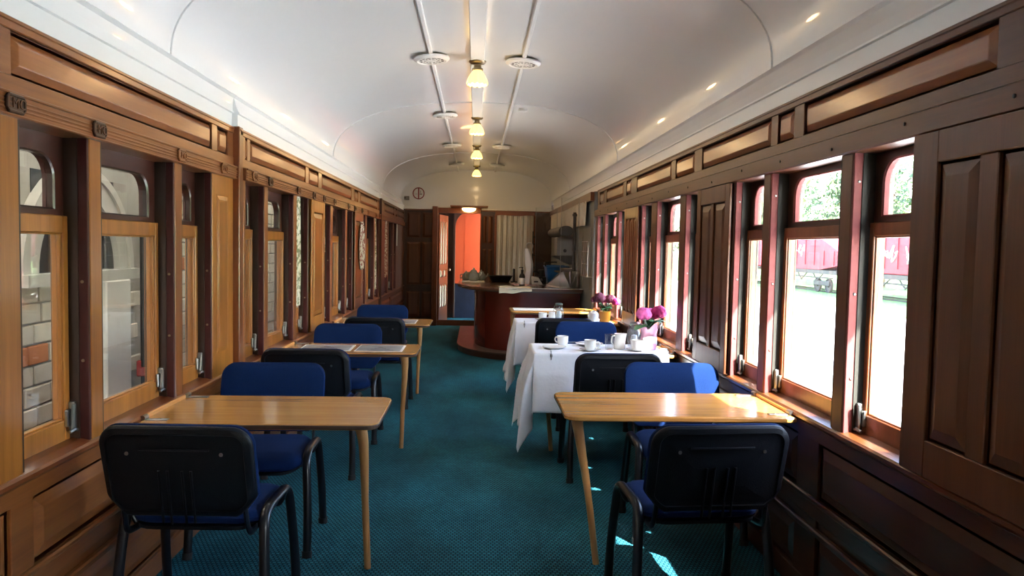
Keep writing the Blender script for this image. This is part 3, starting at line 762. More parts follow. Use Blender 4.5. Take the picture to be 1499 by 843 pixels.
# ------------------------------------------------------------------ chairs
def make_chair():
    o = thing('stacking_chair', None, 'chair')
    # local: front is -y (sitter faces -y), rear legs at +y
    oc = dict()
    so_ = rrect(.475, .43, .10, 6)
    def seat_f(x, y, h):
        return (x, y-.015, .418+h - .018*max(0, (-y-.10)/.115)**2*1.0 - .05*(x*x) + .02*max(0, (y-.12)/.1))
    b = MB(); b.slab(so_, [(.03, -.006), (.006, .004), (0, .018), (.004, .032), (.016, .044), (.04, .052), (.09, .056), (.15, .054)], seat_f)
    obj('seat', b, 'navy', o, smooth=True)
    b = MB(); b.slab(rrect(.45, .41, .09, 5), [(.03, -.012), (0, -.006), (0, .006)], lambda x, y, h: (x, y-.015, .414+h-.02*max(0, (-y-.10)/.1)**2-.05*x*x)); obj('seat_pan', b, 'shell', o, smooth=True)
    # backrest: leaning, curved about the vertical, lower edge bowed
    bo = rrect(.53, .40, .075, 7)
    def back_f(x, y, h):
        z0 = .625+y
        if y < 0: z0 += (.115*(abs(x)/.265)**1.5-.015)*min(1, (-y)/.18)
        return (x, .262+(y+.20)*.20-.42*x*x*.55 - h, z0)
    b = MB(); b.slab(bo, [(.012, .004), (.002, .012), (0, .020), (.006, .032), (.030, .041), (.09, .046), (.15, .047)], back_f); obj('backrest_pad', b, 'navy', o, smooth=True)
    b = MB(); b.slab(bo, [(.014, .010), (.006, .009), (.003, .002), (.005, -.008), (.012, -.016), (.030, -.020), (.034, -.014), (.048, -.012), (.07, -.014), (.12, -.017), (.165, -.018)], back_f)
    sh = obj('back_shell', b, 'shell', o, smooth=True)
    b = MB()
    for x in (-.055, -.025, .025, .055):
        b.tube([back_f(x, y, -.018) for y in (-.15, -.10, -.05, 0, .04)], .005, 6)
    b.tube([back_f(x, .115, -.0155) for x in (-.12, -.06, 0, .06, .12)], .004, 6)
    obj('shell_rib', b, 'shell', sh, smooth=True)
    for x in (-.16, .16):
        p = back_f(x, .10, -.018)
        obj('screw', MB().lathe([(.007, 0), (.006, .003)], n=10, f=lambda q, p=p: (p[0]+q[0], p[1]+q[2], p[2]+q[1])), 'chrome', sh)
    # legs: each side an inverted U of flattened tube, halved at its crown
    for sx in (-1, 1):
        xt, xb = sx*.252, sx*.268
        for sy in (-1, 1):
            pts = [(xb, sy*.222, .006), (xb-sx*.003, sy*.196, .20), (xt+sx*.004, sy*.170, .375), (xt, sy*.150, .440), (xt, sy*.110, .468), (xt, sy*.05, .472), (xt, 0, .472)]
            b = MB(); b.tube(pts, .0195, 12, r2=.0145, smooth=5, up=(1, 0, 0)); lg = obj('leg', b, 'blackmetal', o, smooth=True)
            b = MB(); b.tube([(xb, sy*.222, .0), (xb, sy*.219, .03)], .023, 12, r2=.018, up=(1, 0, 0)); obj('foot', b, 'rubber', lg, smooth=True)
        # upright that carries the back, rising from under the seat
        b = MB(); b.tube([(sx*.205, .03, .405), (sx*.215, .15, .402), (sx*.218, .212, .416), (sx*.215, .236, .465), (sx*.212, .252, .56), (sx*.21, .262, .66)], .008, 10, r2=.014, smooth=5, up=(1, 0, 0)); obj('back_support', b, 'blackmetal', o, smooth=True)
    for y in (-.11, .12):
        b = MB(); b.tube([(-.252, y, .455), (-.235, y, .415), (-.20, y, .400), (0, y, .398), (.20, y, .400), (.235, y, .415), (.252, y, .455)], .010, 10, smooth=3); obj('seat_rail', b, 'blackmetal', o, smooth=True)
    return o
ch0 = make_chair()
CH = [  # x, y, faces camera?, tilt deg, label
 (-1.005, 2.91, 0, -2, 'blue chair with black plastic back, nearest at left, tucked under the bare oak table'),
 (-1.033, 3.655, 1, 2, 'blue chair facing the camera behind the nearest left bare oak table'),
 (-1.005, 4.83, 0, -1, 'blue chair with its black back to us at the left table laid with two leaflets'),
 (-.99, 5.66, 1, 1, 'blue chair facing us behind the left table laid with two leaflets'),
 (-.865, 6.86, 0, -1, 'blue chair with its black back to us at the farthest left table'),
 (-.96, 7.60, 1, 1, 'blue chair facing us behind the farthest left table, last on the left'),
 (.882, 2.98, 0, 4, 'blue chair with black plastic back, nearest at right, in front of the sunlit bare table'),
 (1.09, 3.82, 1, -2, 'sunlit blue chair facing us behind the nearest right bare table'),
 (.868, 4.79, 0, 1, 'blue chair with black back to us, at the laid table with the pink vase'),
 (.95, 6.10, 1, -1, 'bright blue chair facing us behind the laid table with the pink vase'),
 (.81, 7.02, 0, 0, 'black-backed chair half hidden at the second cloth-covered table'),
]
for i, (x, y, f, t, lb) in enumerate(CH):
    o = ch0 if i == 0 else copy_tree(ch0)
    o.location = (x, y, 0); o.rotation_euler = (0, 0, (0 if f else PI)+math.radians(t)); o['label'] = lb; o['group'] = 'blue chairs at the dining tables'

# ------------------------------------------------------------------ tables
def table(x_wall, x_aisle, y0, y1, z, foot, topx, label, bare=True, mat='tabletop_x'):
    L_ = abs(x_aisle-x_wall); D = y1-y0; sg = 1 if x_aisle > x_wall else -1
    o = thing('dining_table', label, 'table', ((x_wall+x_aisle)/2, (y0+y1)/2, 0), group='narrow dining tables')
    def outline(i):
        W, H, R = L_/2-i, D/2-i, .055
        pts = []
        for cx, cy, a0, r in ((W-R, H-R, 0, R), (-W, H, 90, 0), (-W, -H, 180, 0), (W-R, -H+R, 270, R)):
            for k in range(7):
                a = math.radians(a0+90*k/6); pts.append((cx+r*math.cos(a), cy+r*math.sin(a)))
        return [(x*sg, y) for x, y in pts]
    b = MB(); b.slab(outline, [(.004, -.024), (0, -.020), (0, -.004), (.003, 0)], lambda x, y, h: (x, y, z+h)); obj('tabletop', b, mat, o)
    b = MB(); rr = [[(x, y, z+h) for x, y in outline(i)] for i, h in ((-.0005, -.021), (-.002, -.018), (-.002, -.007), (-.0005, -.004))]
    b.rings(rr, loop=True); obj('edge_band', b, 'edge' if bare and sg > 0 else 'tabletop_x', o)
    cx, cy = o.location.x, o.location.y
    fx, fy_ = foot[0]-cx, foot[1]-cy; tx = topx-cx
    b = MB()
    pts = [(tx-sg*.020, fy_, z-.024), (tx-sg*.004, fy_, z-.07), (tx+(fx-tx)*.22+sg*.004, fy_, z-.17), (tx+(fx-tx)*.6, fy_, z*.42), (fx, fy_, 0)]
    b.tube(pts, .030, 12, r2=.024, smooth=6, up=(1, 0, 0), taper=lambda t: 1.15-.62*min(1, t*1.35) if t < .74 else .53-.12*(t-.74)); obj('leg', b, 'leg', o, smooth=True)
    b = MB(); b.box(-L_/2+.02, L_/2-.12, -.025, .025, z-.055, z-.0245, .004)
    obj('rail', b, 'leg', o)
    # hinged to the wall: batten and two strap hinges
    b = MB(); b.box(-sg*(L_/2+.020), -sg*(L_/2-.002), -D/2+.06, D/2-.04, z-.03, z+.016, .003); obj('batten', b, 'orange_wood', o)
    for yy in (-D/2+.06, D/2-.05):
        b = MB(); b.box(-sg*(L_/2+.010), -sg*(L_/2-.10), yy-.014, yy+.014, z, z+.004, .0015)
        b.tube([(-sg*(L_/2-.004), yy-.02, z+.010), (-sg*(L_/2-.004), yy+.02, z+.010)], .011, 10)
        b.lathe([(.005, z+.004), (.004, z+.006)], c=(-sg*(L_/2-.07), yy, 0), n=8); obj('hinge', b, 'chrome', o)
    return o
table(-1.352, -.391, 3.06, 3.635, .715, (-.462, 3.325), -.495, 'bare oak-topped table nearest on the left')
table(-1.318, -.395, 5.10, 5.607, .715, (-.512, 5.345), -.492, 'left oak table with two leaflets lying on it')
table(-1.318, -.423, 6.976, 7.572, .715, (-.555, 7.35), -.535, 'farthest left oak table with one leaflet near the aisle')
table(1.386, .392, 3.13, 3.66, .744, (.577, 3.37), .47, 'bare oak table nearest on the right with sun on its window end')
table(1.386, .41, 5.05, 5.55, .736, (.56, 5.3), .49, 'table under the white cloth set with the pink vase', False)
table(1.386, .395, 7.10, 7.55, .736, (.55, 7.32), .48, 'table under the second white cloth, near the bar', False)
table(1.386, .40, 8.35, 8.85, .744, (.46, 8.6), .43, 'bare far table on the right in front of the bar', True)

# leaflets and papers
def sheet(name, label, x0, x1, y0, y1, z, cat='leaflet', pic=True, group=None, rz=0):
    o = thing(name, label, cat, ((x0+x1)/2, (y0+y1)/2, z), rz, group)
    w_, d = (x1-x0)/2, (y1-y0)/2
    obj('page', MB().box(-w_, w_, -d, d, .0006, .0022), 'paper', o)
    if pic:
        obj('picture', MB().box(-w_*.94, w_*.9, -d*.9, d*.9, .0022, .0027), 'photo', o)
        b = MB()
        for k in range(4): b.box(-w_*.5+.02*k, w_*.6-.03*k, -d*.7+k*d*.3, -d*.7+k*d*.3+d*.1, .0027, .003)
        obj('print', b, 'ink', o)
    return o
sheet('leaflet', 'printed leaflet nearer the window on the left table with two leaflets', -1.22, -.86, 5.20, 5.50, .715, group='leaflets', rz=.03)
sheet('leaflet', 'printed leaflet nearer the aisle on the left table with two leaflets', -.83, -.50, 5.19, 5.52, .715, group='leaflets')
sheet('leaflet', 'lone printed leaflet on the farthest left table', -.78, -.56, 7.08, 7.45, .715, group='leaflets')
sheet('newspaper', 'folded white paper lying along the bare far table by the bar', .44, .92, 8.44, 8.78, .744, 'newspaper', False)

# ------------------------------------------------------------------ tablecloths
def tablecloth(label, x0, x1, y0, y1, z, da, df, db, seed, extra=0):
    """x0 aisle edge, drapes: da aisle, df front, db back"""
    rnd = random.Random(seed); ph = [rnd.uniform(0, 6) for _ in range(6)]
    b = MB(); nx, ny = 70, 84
    X0, Y0, Y1 = x0-da, y0-df, y1+db
    def f(u, v):
        X = X0+(x1-.03-X0)*u; Y = Y0+(Y1-Y0)*v
        ex = max(0, x0-X); ey = (Y-y1) if Y > y1 else ((Y-y0) if Y < y0 else 0)
        d = math.hypot(ex, ey)
        px, py = max(X, x0), min(max(Y, y0), y1)
        if d < 1e-6: return (px, py, z+.003+.0008*math.sin(9*X+ph[4])*math.sin(7*Y))
        ox, oy = -ex/d, ey/d
        corner = min(1, 2*min(ex, abs(ey))/d) if d > 0 else 0
        s = (Y if ex > 0 and ey == 0 else X)
        ang = math.atan2(abs(ey), ex)
        wave = (1-corner)*(.020*math.sin(12*s+ph[0])+.010*math.sin(27*s+ph[1]))+corner*(.060*math.sin(4*ang+ph[2]*.2)+.040*math.cos(10*ang))
        k = min(1, d/.15)
        flare = .012+.10*d*(1-corner)+.10*d*corner
        out = (flare+wave*min(1, d/.30))*k
        if corner: # swing the corner along the long side so the tip hangs in a cone
            out = max(out, .006)
        return (px+ox*out, py+oy*out, z+.003-max(0, d-.006)*(1-.02*corner)-.002)
    b.grid(f, nx, ny)
    o = obj('tablecloth', b, 'linen', smooth=False)
    for p in o.data.polygons: p.use_smooth = True
    sm = o.modifiers.new('thick', 'SOLIDIFY'); sm.thickness = .0015; sm.offset = 1
    tag(o, label, 'tablecloth', 'white tablecloths'); return o
tablecloth('white linen cloth with pointed corners over the table with the pink vase', .408, 1.36, 5.048, 5.552, .737, .55, .40, .36, 3)
tablecloth('white linen cloth over the second laid table, close to the bar', .393, 1.36, 7.098, 7.552, .737, .55, .40, .36, 5)
def clip(label, x, y, z):
    b = MB(); b.tube([(0, .02, .006), (0, -.004, .008), (0, -.016, -.002), (0, -.018, -.035), (0, -.008, -.045)], .004, 8, r2=.007, smooth=3, up=(1, 0, 0)); b.box(-.008, .008, -.022, -.016, -.03, -.008, .002)
    o = obj('cloth_clip', b, 'chrome', smooth=True, loc=(x, y, z)); tag(o, label, 'clip', 'tablecloth clips')
clip('small steel clip gripping the cloth edge of the pink vase table', .52, 5.045, .745); clip('small pale clip on the cloth of the table near the bar', .47, 7.095, .745)

# ------------------------------------------------------------------ tableware
ZT = .742
def cup_set(x, y, label, saucer_label, hang=0.0, saucer=True, rz=0, z=ZT):
    if saucer:
        s = obj('saucer', MB().lathe([(.030, 0), (.034, .002), (.050, .006), (.074, .014), (.076, .016), (.050, .010), (.028, .006), (.004, .006)], n=32), 'china', smooth=True, loc=(x, y, z)); tag(s, saucer_label, 'saucer', 'white saucers')
    o = thing('coffee_cup', label, 'cup', (x, y, z+(.007 if saucer else .0)), rz, 'white cups')
    obj('body', MB().lathe([(.026, 0), (.030, .002), (.036, .012), (.040, .030), (.041, .066), (.043, .070), (.040, .070), (.037, .060), (.036, .014), (.004, .008)], n=32), 'china', o, smooth=True)
    obj('handle', MB().tube([(.038, 0, .054), (.058, 0, .056), (.066, 0, .040), (.056, 0, .022), (.037, 0, .018)], .005, 8, smooth=5), 'china', o, smooth=True)
def lathe_thing(name, label, cat, prof, m, x, y, z, group=None, n=28):
    o = obj(name, MB().lathe(prof, n=n), m, smooth=True, loc=(x, y, z)); return tag(o, label, cat, group)
plate = [(.055, 0), (.060, .003), (.090, .010), (.112, .018), (.113, .021), (.085, .013), (.055, .008), (.004, .008)]
lathe_thing('saucer', 'empty white saucer nearest the aisle, in front of a lone cup', 'saucer', [(p[0]*.76, p[1]*.8) for p in plate], 'china', .565, 5.27, ZT, 'white saucers')
cup_set(.645, 5.45, 'white cup standing alone toward the aisle on the pink vase table', None, saucer=False, rz=2.5)
cup_set(.805, 5.17, 'white cup on a saucer mid-table beside the pink vase, handle right', 'white saucer under the middle cup on the pink vase table', rz=-.2)
cup_set(1.14, 5.20, 'white patterned cup on a saucer just in front of the glass jug and vase', 'white saucer under the cup beside the pink vase', rz=1.5)
lathe_thing('side_plate', 'white plate behind the middle cup on the pink vase table', 'plate', [(p[0]*.9, p[1]) for p in plate], 'china', .84, 5.44, ZT)
b = MB(); b.tube([(-.07, .02, .012), (0, 0, .016), (.07, -.015, .014)], .0025, 6); b.lathe([(.004, 0), (.014, .003), (.004, .006)], c=(-.08, .023, .010), n=12); o = obj('teaspoon', b, 'chrome', smooth=True, loc=(.74, 5.43, ZT+.012)); tag(o, 'small steel teaspoon lying by the white plate', 'spoon')
lathe_thing('drinking_glass', 'ribbed clear tumbler left of the white milk jug', 'glass', [(.026, 0), (.027, .004), (.032, .110), (.0305, .110), (.0255, .008), (.003, .006)], 'clear', .953, 5.26, ZT)
def milk_jug():
    o = thing('milk_jug', 'plain white china milk jug beside the tumbler', 'jug', (1.035, 5.30, ZT), .3)
    prof = [(.038, 0), (.042, .006), (.041, .05), (.036, .085), (.040, .110)]
    b = MB(); n = 28; rr = []
    for r, z in prof+[(p[0]-.003, p[1]) for p in prof[::-1]]:
        rr.append([(r*math.cos(2*PI*i/n)+(.016*max(0, math.cos(2*PI*i/n))**6 if z > .08 else 0), r*math.sin(2*PI*i/n), z) for i in range(n)])
    b.rings(rr); obj('body', b, 'china', o, smooth=True)
    obj('handle', MB().tube([(-.035, 0, .095), (-.060, 0, .088), (-.062, 0, .045), (-.040, 0, .025)], .005, 8, smooth=5), 'china', o, smooth=True)
milk_jug()
def glass_bottle(name, label, x, y, z, h=.165, r=.048):
    o = thing(name, label, 'jug', (x, y, z))
    obj('body', MB().lathe([(r*.9, 0), (r, .006), (r, h*.62), (r*.82, h*.74), (r*.66, h*.86), (r*.72, h), (r*.66, h), (r*.60, h*.86), (r*.76, h*.73), (r*.94, h*.61), (r*.94, .01), (.003, .008)], n=28), 'clear', o, smooth=True)
    obj('contents', MB().lathe([(r*.5, .02), (r*.55, .05), (r*.42, .085), (r*.2, .09)], n=14), 'paper', o, smooth=True)
    obj('lid', MB().lathe([(r*.74, h), (r*.76, h+.012), (r*.5, h+.018)], n=20), 'chrome', o, smooth=True)
    obj('bail', MB().tube([(-r*.76, 0, h*.96), (-r*1.05, 0, h*.7), (-r*1.02, 0, h*.2)], .0025, 6, smooth=4), 'chrome', o, smooth=True)
glass_bottle('sugar_jar', 'clear glass jar with sachets and metal lid by the pink vase', 1.165, 5.42, ZT)
glass_bottle('sugar_jar', 'clear glass jar on the second cloth-covered table by the bar', .83, 7.40, ZT, .15, .05)
b = MB(); b.lathe([(.034, 0), (.036, .005), (.03, .02), (.02, .03)], n=16); o = obj('napkin_bundle', b, 'linen', smooth=True, loc=(1.315, 5.13, ZT)); tag(o, 'crumpled white napkin at the window end of the pink vase table', 'napkin')

def bloom(parent, c, r, mat, seed, n=34):
    rnd = random.Random(seed); b = MB(); base = Vector(c)
    for k in range(n):
        t = (k+.5)/n; th = k*2.4; el = math.acos(1-1.55*t)
        d = Vector((math.sin(el)*math.cos(th), math.sin(el)*math.sin(th), math.cos(el)))
        e1 = Vector((-math.sin(th), math.cos(th), 0)); e2 = d.cross(e1)
        R = r*(.62+.38*t)*rnd.uniform(.9, 1.1); wd = r*.42
        tilt = rnd.uniform(-.25, .25)
        def fn(u, v):
            a, q = (u-.5)*2, (v-.5)*2
            m = math.sqrt(max(0, 1-.5*q*q))
            return base+d*(R-.25*r*(a*a+q*q)+.10*r*q)+e1*(a*wd*m+tilt*wd*q)+e2*(-q*wd)
        b.grid(fn, 4, 4)
    b.lathe([(.3*r, -.5*r), (.55*r, -.1*r), (.5*r, .3*r), (.1*r, .55*r)], c=tuple(c), n=10)
    return obj('flower', b, mat, parent, smooth=True)
def leaf(b, base, tip, wd, curl=.02):
    base, tip = Vector(base), Vector(tip); d = tip-base; s = d.cross(Vector((0, 0, 1)))
    s = s.normalized() if s.length > 1e-4 else Vector((1, 0, 0))
    b.grid(lambda u, v: base+d*v+s*(u-.5)*2*wd*math.sin(PI*min(1, v*.94+.03))**.8+Vector((0, 0, curl*math.sin(PI*v)-.3*abs(u-.5)*wd)), 4, 7)
vs = thing('flower_vase', 'pink paper-wrapped vase of pink and magenta flowers on the white cloth', 'vase', (1.245, 5.30, ZT))
n = 36
def vring(r, z, ruff=0): return [((r+ruff*math.sin(5*2*PI*i/n+z*9))*math.cos(2*PI*i/n), (r+ruff*math.sin(5*2*PI*i/n+z*9))*math.sin(2*PI*i/n), z+ruff*1.6*math.cos(5*2*PI*i/n)) for i in range(n)]
obj('vase', MB().rings([vring(.050, 0), vring(.056, .01), vring(.058, .07), vring(.054, .11), vring(.058, .135, .008), vring(.078, .170, .015), vring(.072, .168, .015), vring(.050, .13, .006), vring(.045, .10)]), 'pink', vs, smooth=True)
b = MB()
b.grid(lambda u, v: (.0605*math.cos(-2.6+2.2*u), .0605*math.sin(-2.6+2.2*u), .035+.05*v+.015*math.sin(PI*u)), 12, 4); obj('paper_band', b, 'paper', vs, smooth=True)
for k, (x, y, z) in enumerate(((-.02, -.01, .29), (.055, .01, .31), (.02, .05, .27))):
    b = MB(); b.tube([(x*.2, y*.2, .06), (x*.6, y*.6, .18), (x, y, z)], .0035, 6, smooth=3); obj('stem', b, 'stem', vs, smooth=True)
bloom(vs, (-.045, -.015, .262), .064, 'petal_pink', 1); bloom(vs, (.070, .01, .272), .066, 'petal_magenta', 2); bloom(vs, (.012, .055, .262), .05, 'petal_pink', 3)
for k, (tp, wd) in enumerate((((-.115, -.06, .150), .062), ((.075, -.06, .205), .05), ((.12, -.01, .20), .03), ((-.11, .05, .235), .012), ((.15, .03, .19), .012), ((.0, -.08, .21), .03))):
    b = MB(); leaf(b, (0, -.01, .16), tp, wd, .03); obj('leaf', b, 'leaf', vs, smooth=True)
vs.scale = (1.0, 1.0, 1.0)

fp = thing('flower_pot', 'orange pot of mauve and dark red flowers on the second cloth-covered table', 'flower pot', (1.27, 7.28, ZT))
obj('pot', MB().lathe([(.045, 0), (.05, .005), (.058, .10), (.060, .105), (.054, .105), (.05, .09), (.003, .085)], n=24), 'orangepot', fp, smooth=True)
for k, (x, y, z, r, m) in enumerate(((-.06, -.02, .265, .065, 'petal_dark'), (.05, 0, .25, .06, 'petal_dark'), (.10, -.03, .225, .05, 'petal_magenta'), (-.10, .02, .24, .045, 'petal_dark'), (.0, .05, .24, .05, 'petal_magenta'))):
    b = MB(); b.tube([(0, 0, .08), (x*.6, y*.6, .16), (x, y, z)], .0035, 6, smooth=3); obj('stem', b, 'stem', fp, smooth=True)
    bloom(fp, (x, y, z-.02), r, m, 20+k)
rnd = random.Random(4)
for k in range(14):
    a = rnd.uniform(0, 6.28); r = rnd.uniform(.05, .12); b = MB(); leaf(b, (0, 0, .11), (r*math.cos(a), r*math.sin(a), rnd.uniform(.11, .2)), .024, .02); obj('leaf', b, 'leaf', fp, smooth=True)
lathe_thing('metal_pot', 'dull silver sugar pot left of the orange flower pot', 'pot', [(.04, 0), (.052, .006), (.054, .07), (.050, .085), (.03, .10), (.008, .112), (.003, .112)], 'china', 1.155, 7.27, ZT)
cup_set(.665, 7.33, 'white cup on the second cloth-covered table by the aisle', 'white saucer under the cup near the bar', rz=.0)
lathe_thing('cream_jug', 'small white creamer beside the far glass jar', 'jug', [(.028, 0), (.034, .004), (.036, .04), (.03, .07), (.033, .085), (.029, .084), (.027, .07), (.003, .01)], 'china', .755, 7.33, ZT)

# ------------------------------------------------------------------ bar counter
def bar_path(off=0, n=28, yr=12.9):
    """plan of the bar front: from right wall along the front, round the corner, back along the aisle; off = outwards"""
    cx, cy, rx, ry = .62, 10.75, .62, .95
    pts = [(1.375, cy-ry-off)]
    for k in range(n+1):
        a = math.radians(270-90*k/n); pts.append((cx+(rx+off)*math.cos(a), cy+(ry+off)*math.sin(a)))
    pts.append((cx-rx-off, yr)); return pts
def bar_solid(b, o_out, o_in, z0, z1, chamfer=0, **k):
    P, Q = bar_path(o_out, **k), bar_path(o_in, **k)
    for (a, c), (d, e) in zip(zip(P, P[1:]), zip(Q, Q[1:])): pass
    n = len(P)
    R1 = [(x, y, z0) for x, y in P]; R2 = [(x, y, z1-chamfer) for x, y in P]; R2b = [(x, y, z1) for x, y in bar_path(o_out-chamfer, **k)] ; R3 = [(x, y, z1) for x, y in Q]; R4 = [(x, y, z0) for x, y in Q]
    rings = [[r[i] for r in (R1, R2, R2b, R3, R4)] for i in range(n)]
    b.rings(rings)
bc = thing('bar_counter', 'curved dark red bar counter with a foot step at the far end', 'counter', (.7, 10.5, 0))
def at(o): # keep world coordinates for a part of a placed thing
    o.location = (-o.parent.location.x, -o.parent.location.y, -o.parent.location.z); return o
b = MB(); bar_solid(b, 0, -.05, .08, .872); at(obj('front_panel', b, 'counter_red', bc, smooth=True))
b = MB(); bar_solid(b, .012, -.02, .80, .872, .004); at(obj('upper_band', b, 'counter_red', bc, smooth=True))
b = MB(); bar_solid(b, .20, -.05, .872, .893, .006); at(obj('under_moulding', b, 'dark_x', bc, smooth=True))
b = MB(); bar_solid(b, .25, -.50, .893, .930, .008); at(obj('countertop', b, 'countertop', bc, smooth=True))
b = MB(); bar_solid(b, .24, -.05, .0, .070, .004); at(obj('step_riser', b, 'deep_x', bc, smooth=True))
b = MB(); bar_solid(b, .255, -.05, .070, .088, .006); at(obj('step_tread', b, 'stepwood', bc, smooth=True))
b = MB(); b.box(-.012, .0, 11.30, 11.36, .088, .872, .002); at(obj('steel_trim', b, 'steel', bc))
b = MB(); b.box(.38, 1.39, 9.49, 9.56, .931, .936); at(obj('steel_edging', b, 'steel', bc))
ZC = .931
b = MB(); b.box(-.17, .17, -.40, .40, 0, .006, .002); o = obj('serving_mat', b, 'cream', loc=(-.035, 11.42, ZC)); tag(o, 'pale mat under the glass teapots on the bar end', 'mat')
def teapot(label, x, y, s=1.0):
    o = thing('glass_teapot', label, 'teapot', (x, y, ZC+.006), group='teapots on the bar')
    pm = plain('grey_pottery', (.30, .31, .27), .3, var=.3, vscale=30, coat=.3) if 'tp' not in M else M['tp']; M['tp'] = pm
    obj('body', MB().lathe([(r*s, z*s) for r, z in ((.045, 0), (.06, .01), (.075, .05), (.07, .09), (.045, .12), (.04, .125))], n=24), 'tp', o, smooth=True)
    obj('lid', MB().lathe([(r*s, z*s) for r, z in ((.045, .123), (.04, .138), (.015, .148), (.010, .152), (.016, .165), (.006, .172))], n=20), 'tp', o, smooth=True)
    obj('spout', MB().tube([(.06*s, 0, .05*s), (.095*s, 0, .075*s), (.11*s, 0, .115*s)], .013*s, 8, smooth=4, taper=lambda t: 1.2-.5*t), 'tp', o, smooth=True)
    obj('handle', MB().tube([(-.05*s, 0, .11*s), (-.10*s, 0, .10*s), (-.105*s, 0, .05*s), (-.06*s, 0, .03*s)], .008*s, 8, smooth=5), 'tp', o, smooth=True)
teapot('grey teapot at the aisle side of the bar mat', -.145, 11.52, .85); teapot('tallest grey teapot in the middle of the bar mat', -.03, 11.35, 1.15); teapot('grey teapot at the right of the bar mat', .085, 11.55, .95)
b = MB(); rr = [[(x, y, z) for x, y in rrect(.36+2*e, .30+2*e, .05, 4)(0)] for e, z in ((-.05, 0), (0, .09), (.008, .095), (-.008, .093), (-.055, .008))]; b.rings(rr)
o = obj('black_tray', b, 'black', smooth=True, loc=(.37, 11.30, ZC)); tag(o, 'black shallow tub on the bar beside the teapots', 'tub')
b = MB(); b.box(-.012, .012, -.10, .10, 0, .20, .003); b.box(-.05, .05, -.10, .10, 0, .01, .003); o = obj('menu_stand', b, 'black', loc=(.575, 11.3, ZC)); tag(o, 'thin upright black stand beside the black tub', 'stand')
b = MB()
def tw(u, v):
    x = .30+.42*u; y = 9.52+.55*v-.12*u
    over = max(0, (9.60-.07*u)-y)
    return (x, y+over*.9-.002, ZC+.006+.006*math.sin(11*u+5*v)-over*.95*(1-.75*u))
b.grid(tw, 16, 24); o = obj('tea_towel', b, 'cream', smooth=True); sm = o.modifiers.new('thick', 'SOLIDIFY'); sm.thickness = .004; tag(o, 'cream tea towel lying over the front edge of the bar', 'towel')
bt = thing('dark_bottle', 'dark pump bottle with a white label standing on the bar', 'bottle', (.635, 10.25, ZC))
obj('body', MB().lathe([(.036, 0), (.040, .004), (.040, .13), (.030, .155), (.016, .17), (.015, .20)], n=24), 'black', bt, smooth=True)
obj('label_band', MB().lathe([(.0405, .02), (.0412, .022), (.0412, .105), (.0405, .107)], n=24, caps=(False, False)), 'paper', bt, smooth=True)
obj('pump', MB().lathe([(.018, .20), (.018, .215), (.007, .217), (.007, .245), (.012, .247), (.012, .257)], n=14).tube([(0, 0, .252), (-.035, 0, .25), (-.045, 0, .242)], .005, 8), 'black', bt, smooth=True)
tp = thing('beer_tap', 'tall white covered tap with a steel hook on the bar', 'tap', (.74, 10.75, ZC))
obj('cover', MB().rings([[((r+.006*math.sin(3*2*PI*i/20+z*14))*math.cos(2*PI*i/20)+.03*math.sin(z*7), (r+.006*math.sin(4*2*PI*i/20))*math.sin(2*PI*i/20), z) for i in range(20)] for r, z in ((.055, 0), (.058, .05), (.05, .2), (.058, .30), (.05, .40), (.042, .46), (.028, .51))]), 'linen', tp, smooth=True)
obj('hook', MB().tube([(-.01, 0, .50), (-.02, 0, .55), (.0, 0, .585), (.045, 0, .58), (.07, 0, .55), (.06, 0, .50), (.068, 0, .44)], .010, 8, smooth=5), 'steel', tp, smooth=True)
bk = thing('tilted_booklet', 'white printed card leaning on black clutter by the tap', 'card', (.86, 10.70, ZC), .2)
b = MB(); b.rings([[(x, y, z) for x, y, z in ((-.07, -.05, 0), (.09, -.05, 0), (.03, -.03, .10), (-.07, -.01, .12))], [(x, y+.012, z) for x, y, z in ((-.07, -.05, 0), (.09, -.05, 0), (.03, -.03, .10), (-.07, -.01, .12))]]); obj('card', b, 'paper', bk)
obj('print', MB().box(-.04, .02, -.051, -.045, .03, .05), 'ink', bk)
cg = thing('coffee_grinder', 'small black and silver machine behind the white card on the bar', 'machine', (.955, 10.95, ZC))
obj('body', MB().box(-.07, .07, -.07, .07, 0, .10, .008), 'black', cg); obj('hopper', MB().lathe([(.03, .10), (.045, .16), (.05, .20), (.02, .21)], n=18), 'darksteel', cg, smooth=True)
obj('arm', MB().tube([(-.03, -.06, .15), (-.09, -.06, .18), (-.12, -.06, .17)], .012, 8, smooth=3), 'black', cg, smooth=True); obj('portafilter', MB().tube([(0, -.07, .07), (0, -.15, .06)], .014, 8), 'chrome', cg, smooth=True)
# stainless splash guard, curved
b = MB(); rr = []
for t in (0, .004):
    ring = []
    for (x, z) in ((.90, .935), (.93, .965), (1.05, 1.10), (1.09, 1.135), (1.14, 1.15), (1.24, 1.153), (1.375, 1.153), (1.375, .935), (1.24, .935), (1.05, .935)):
        ring.append((x, 9.86-.10*math.sin((x-.9)/.475*PI)+t, z))
    rr.append(ring)
b.rings(rr); o = obj('steel_guard', b, 'steel'); tag(o, 'curved stainless steel splash guard standing on the bar by the window', 'guard')
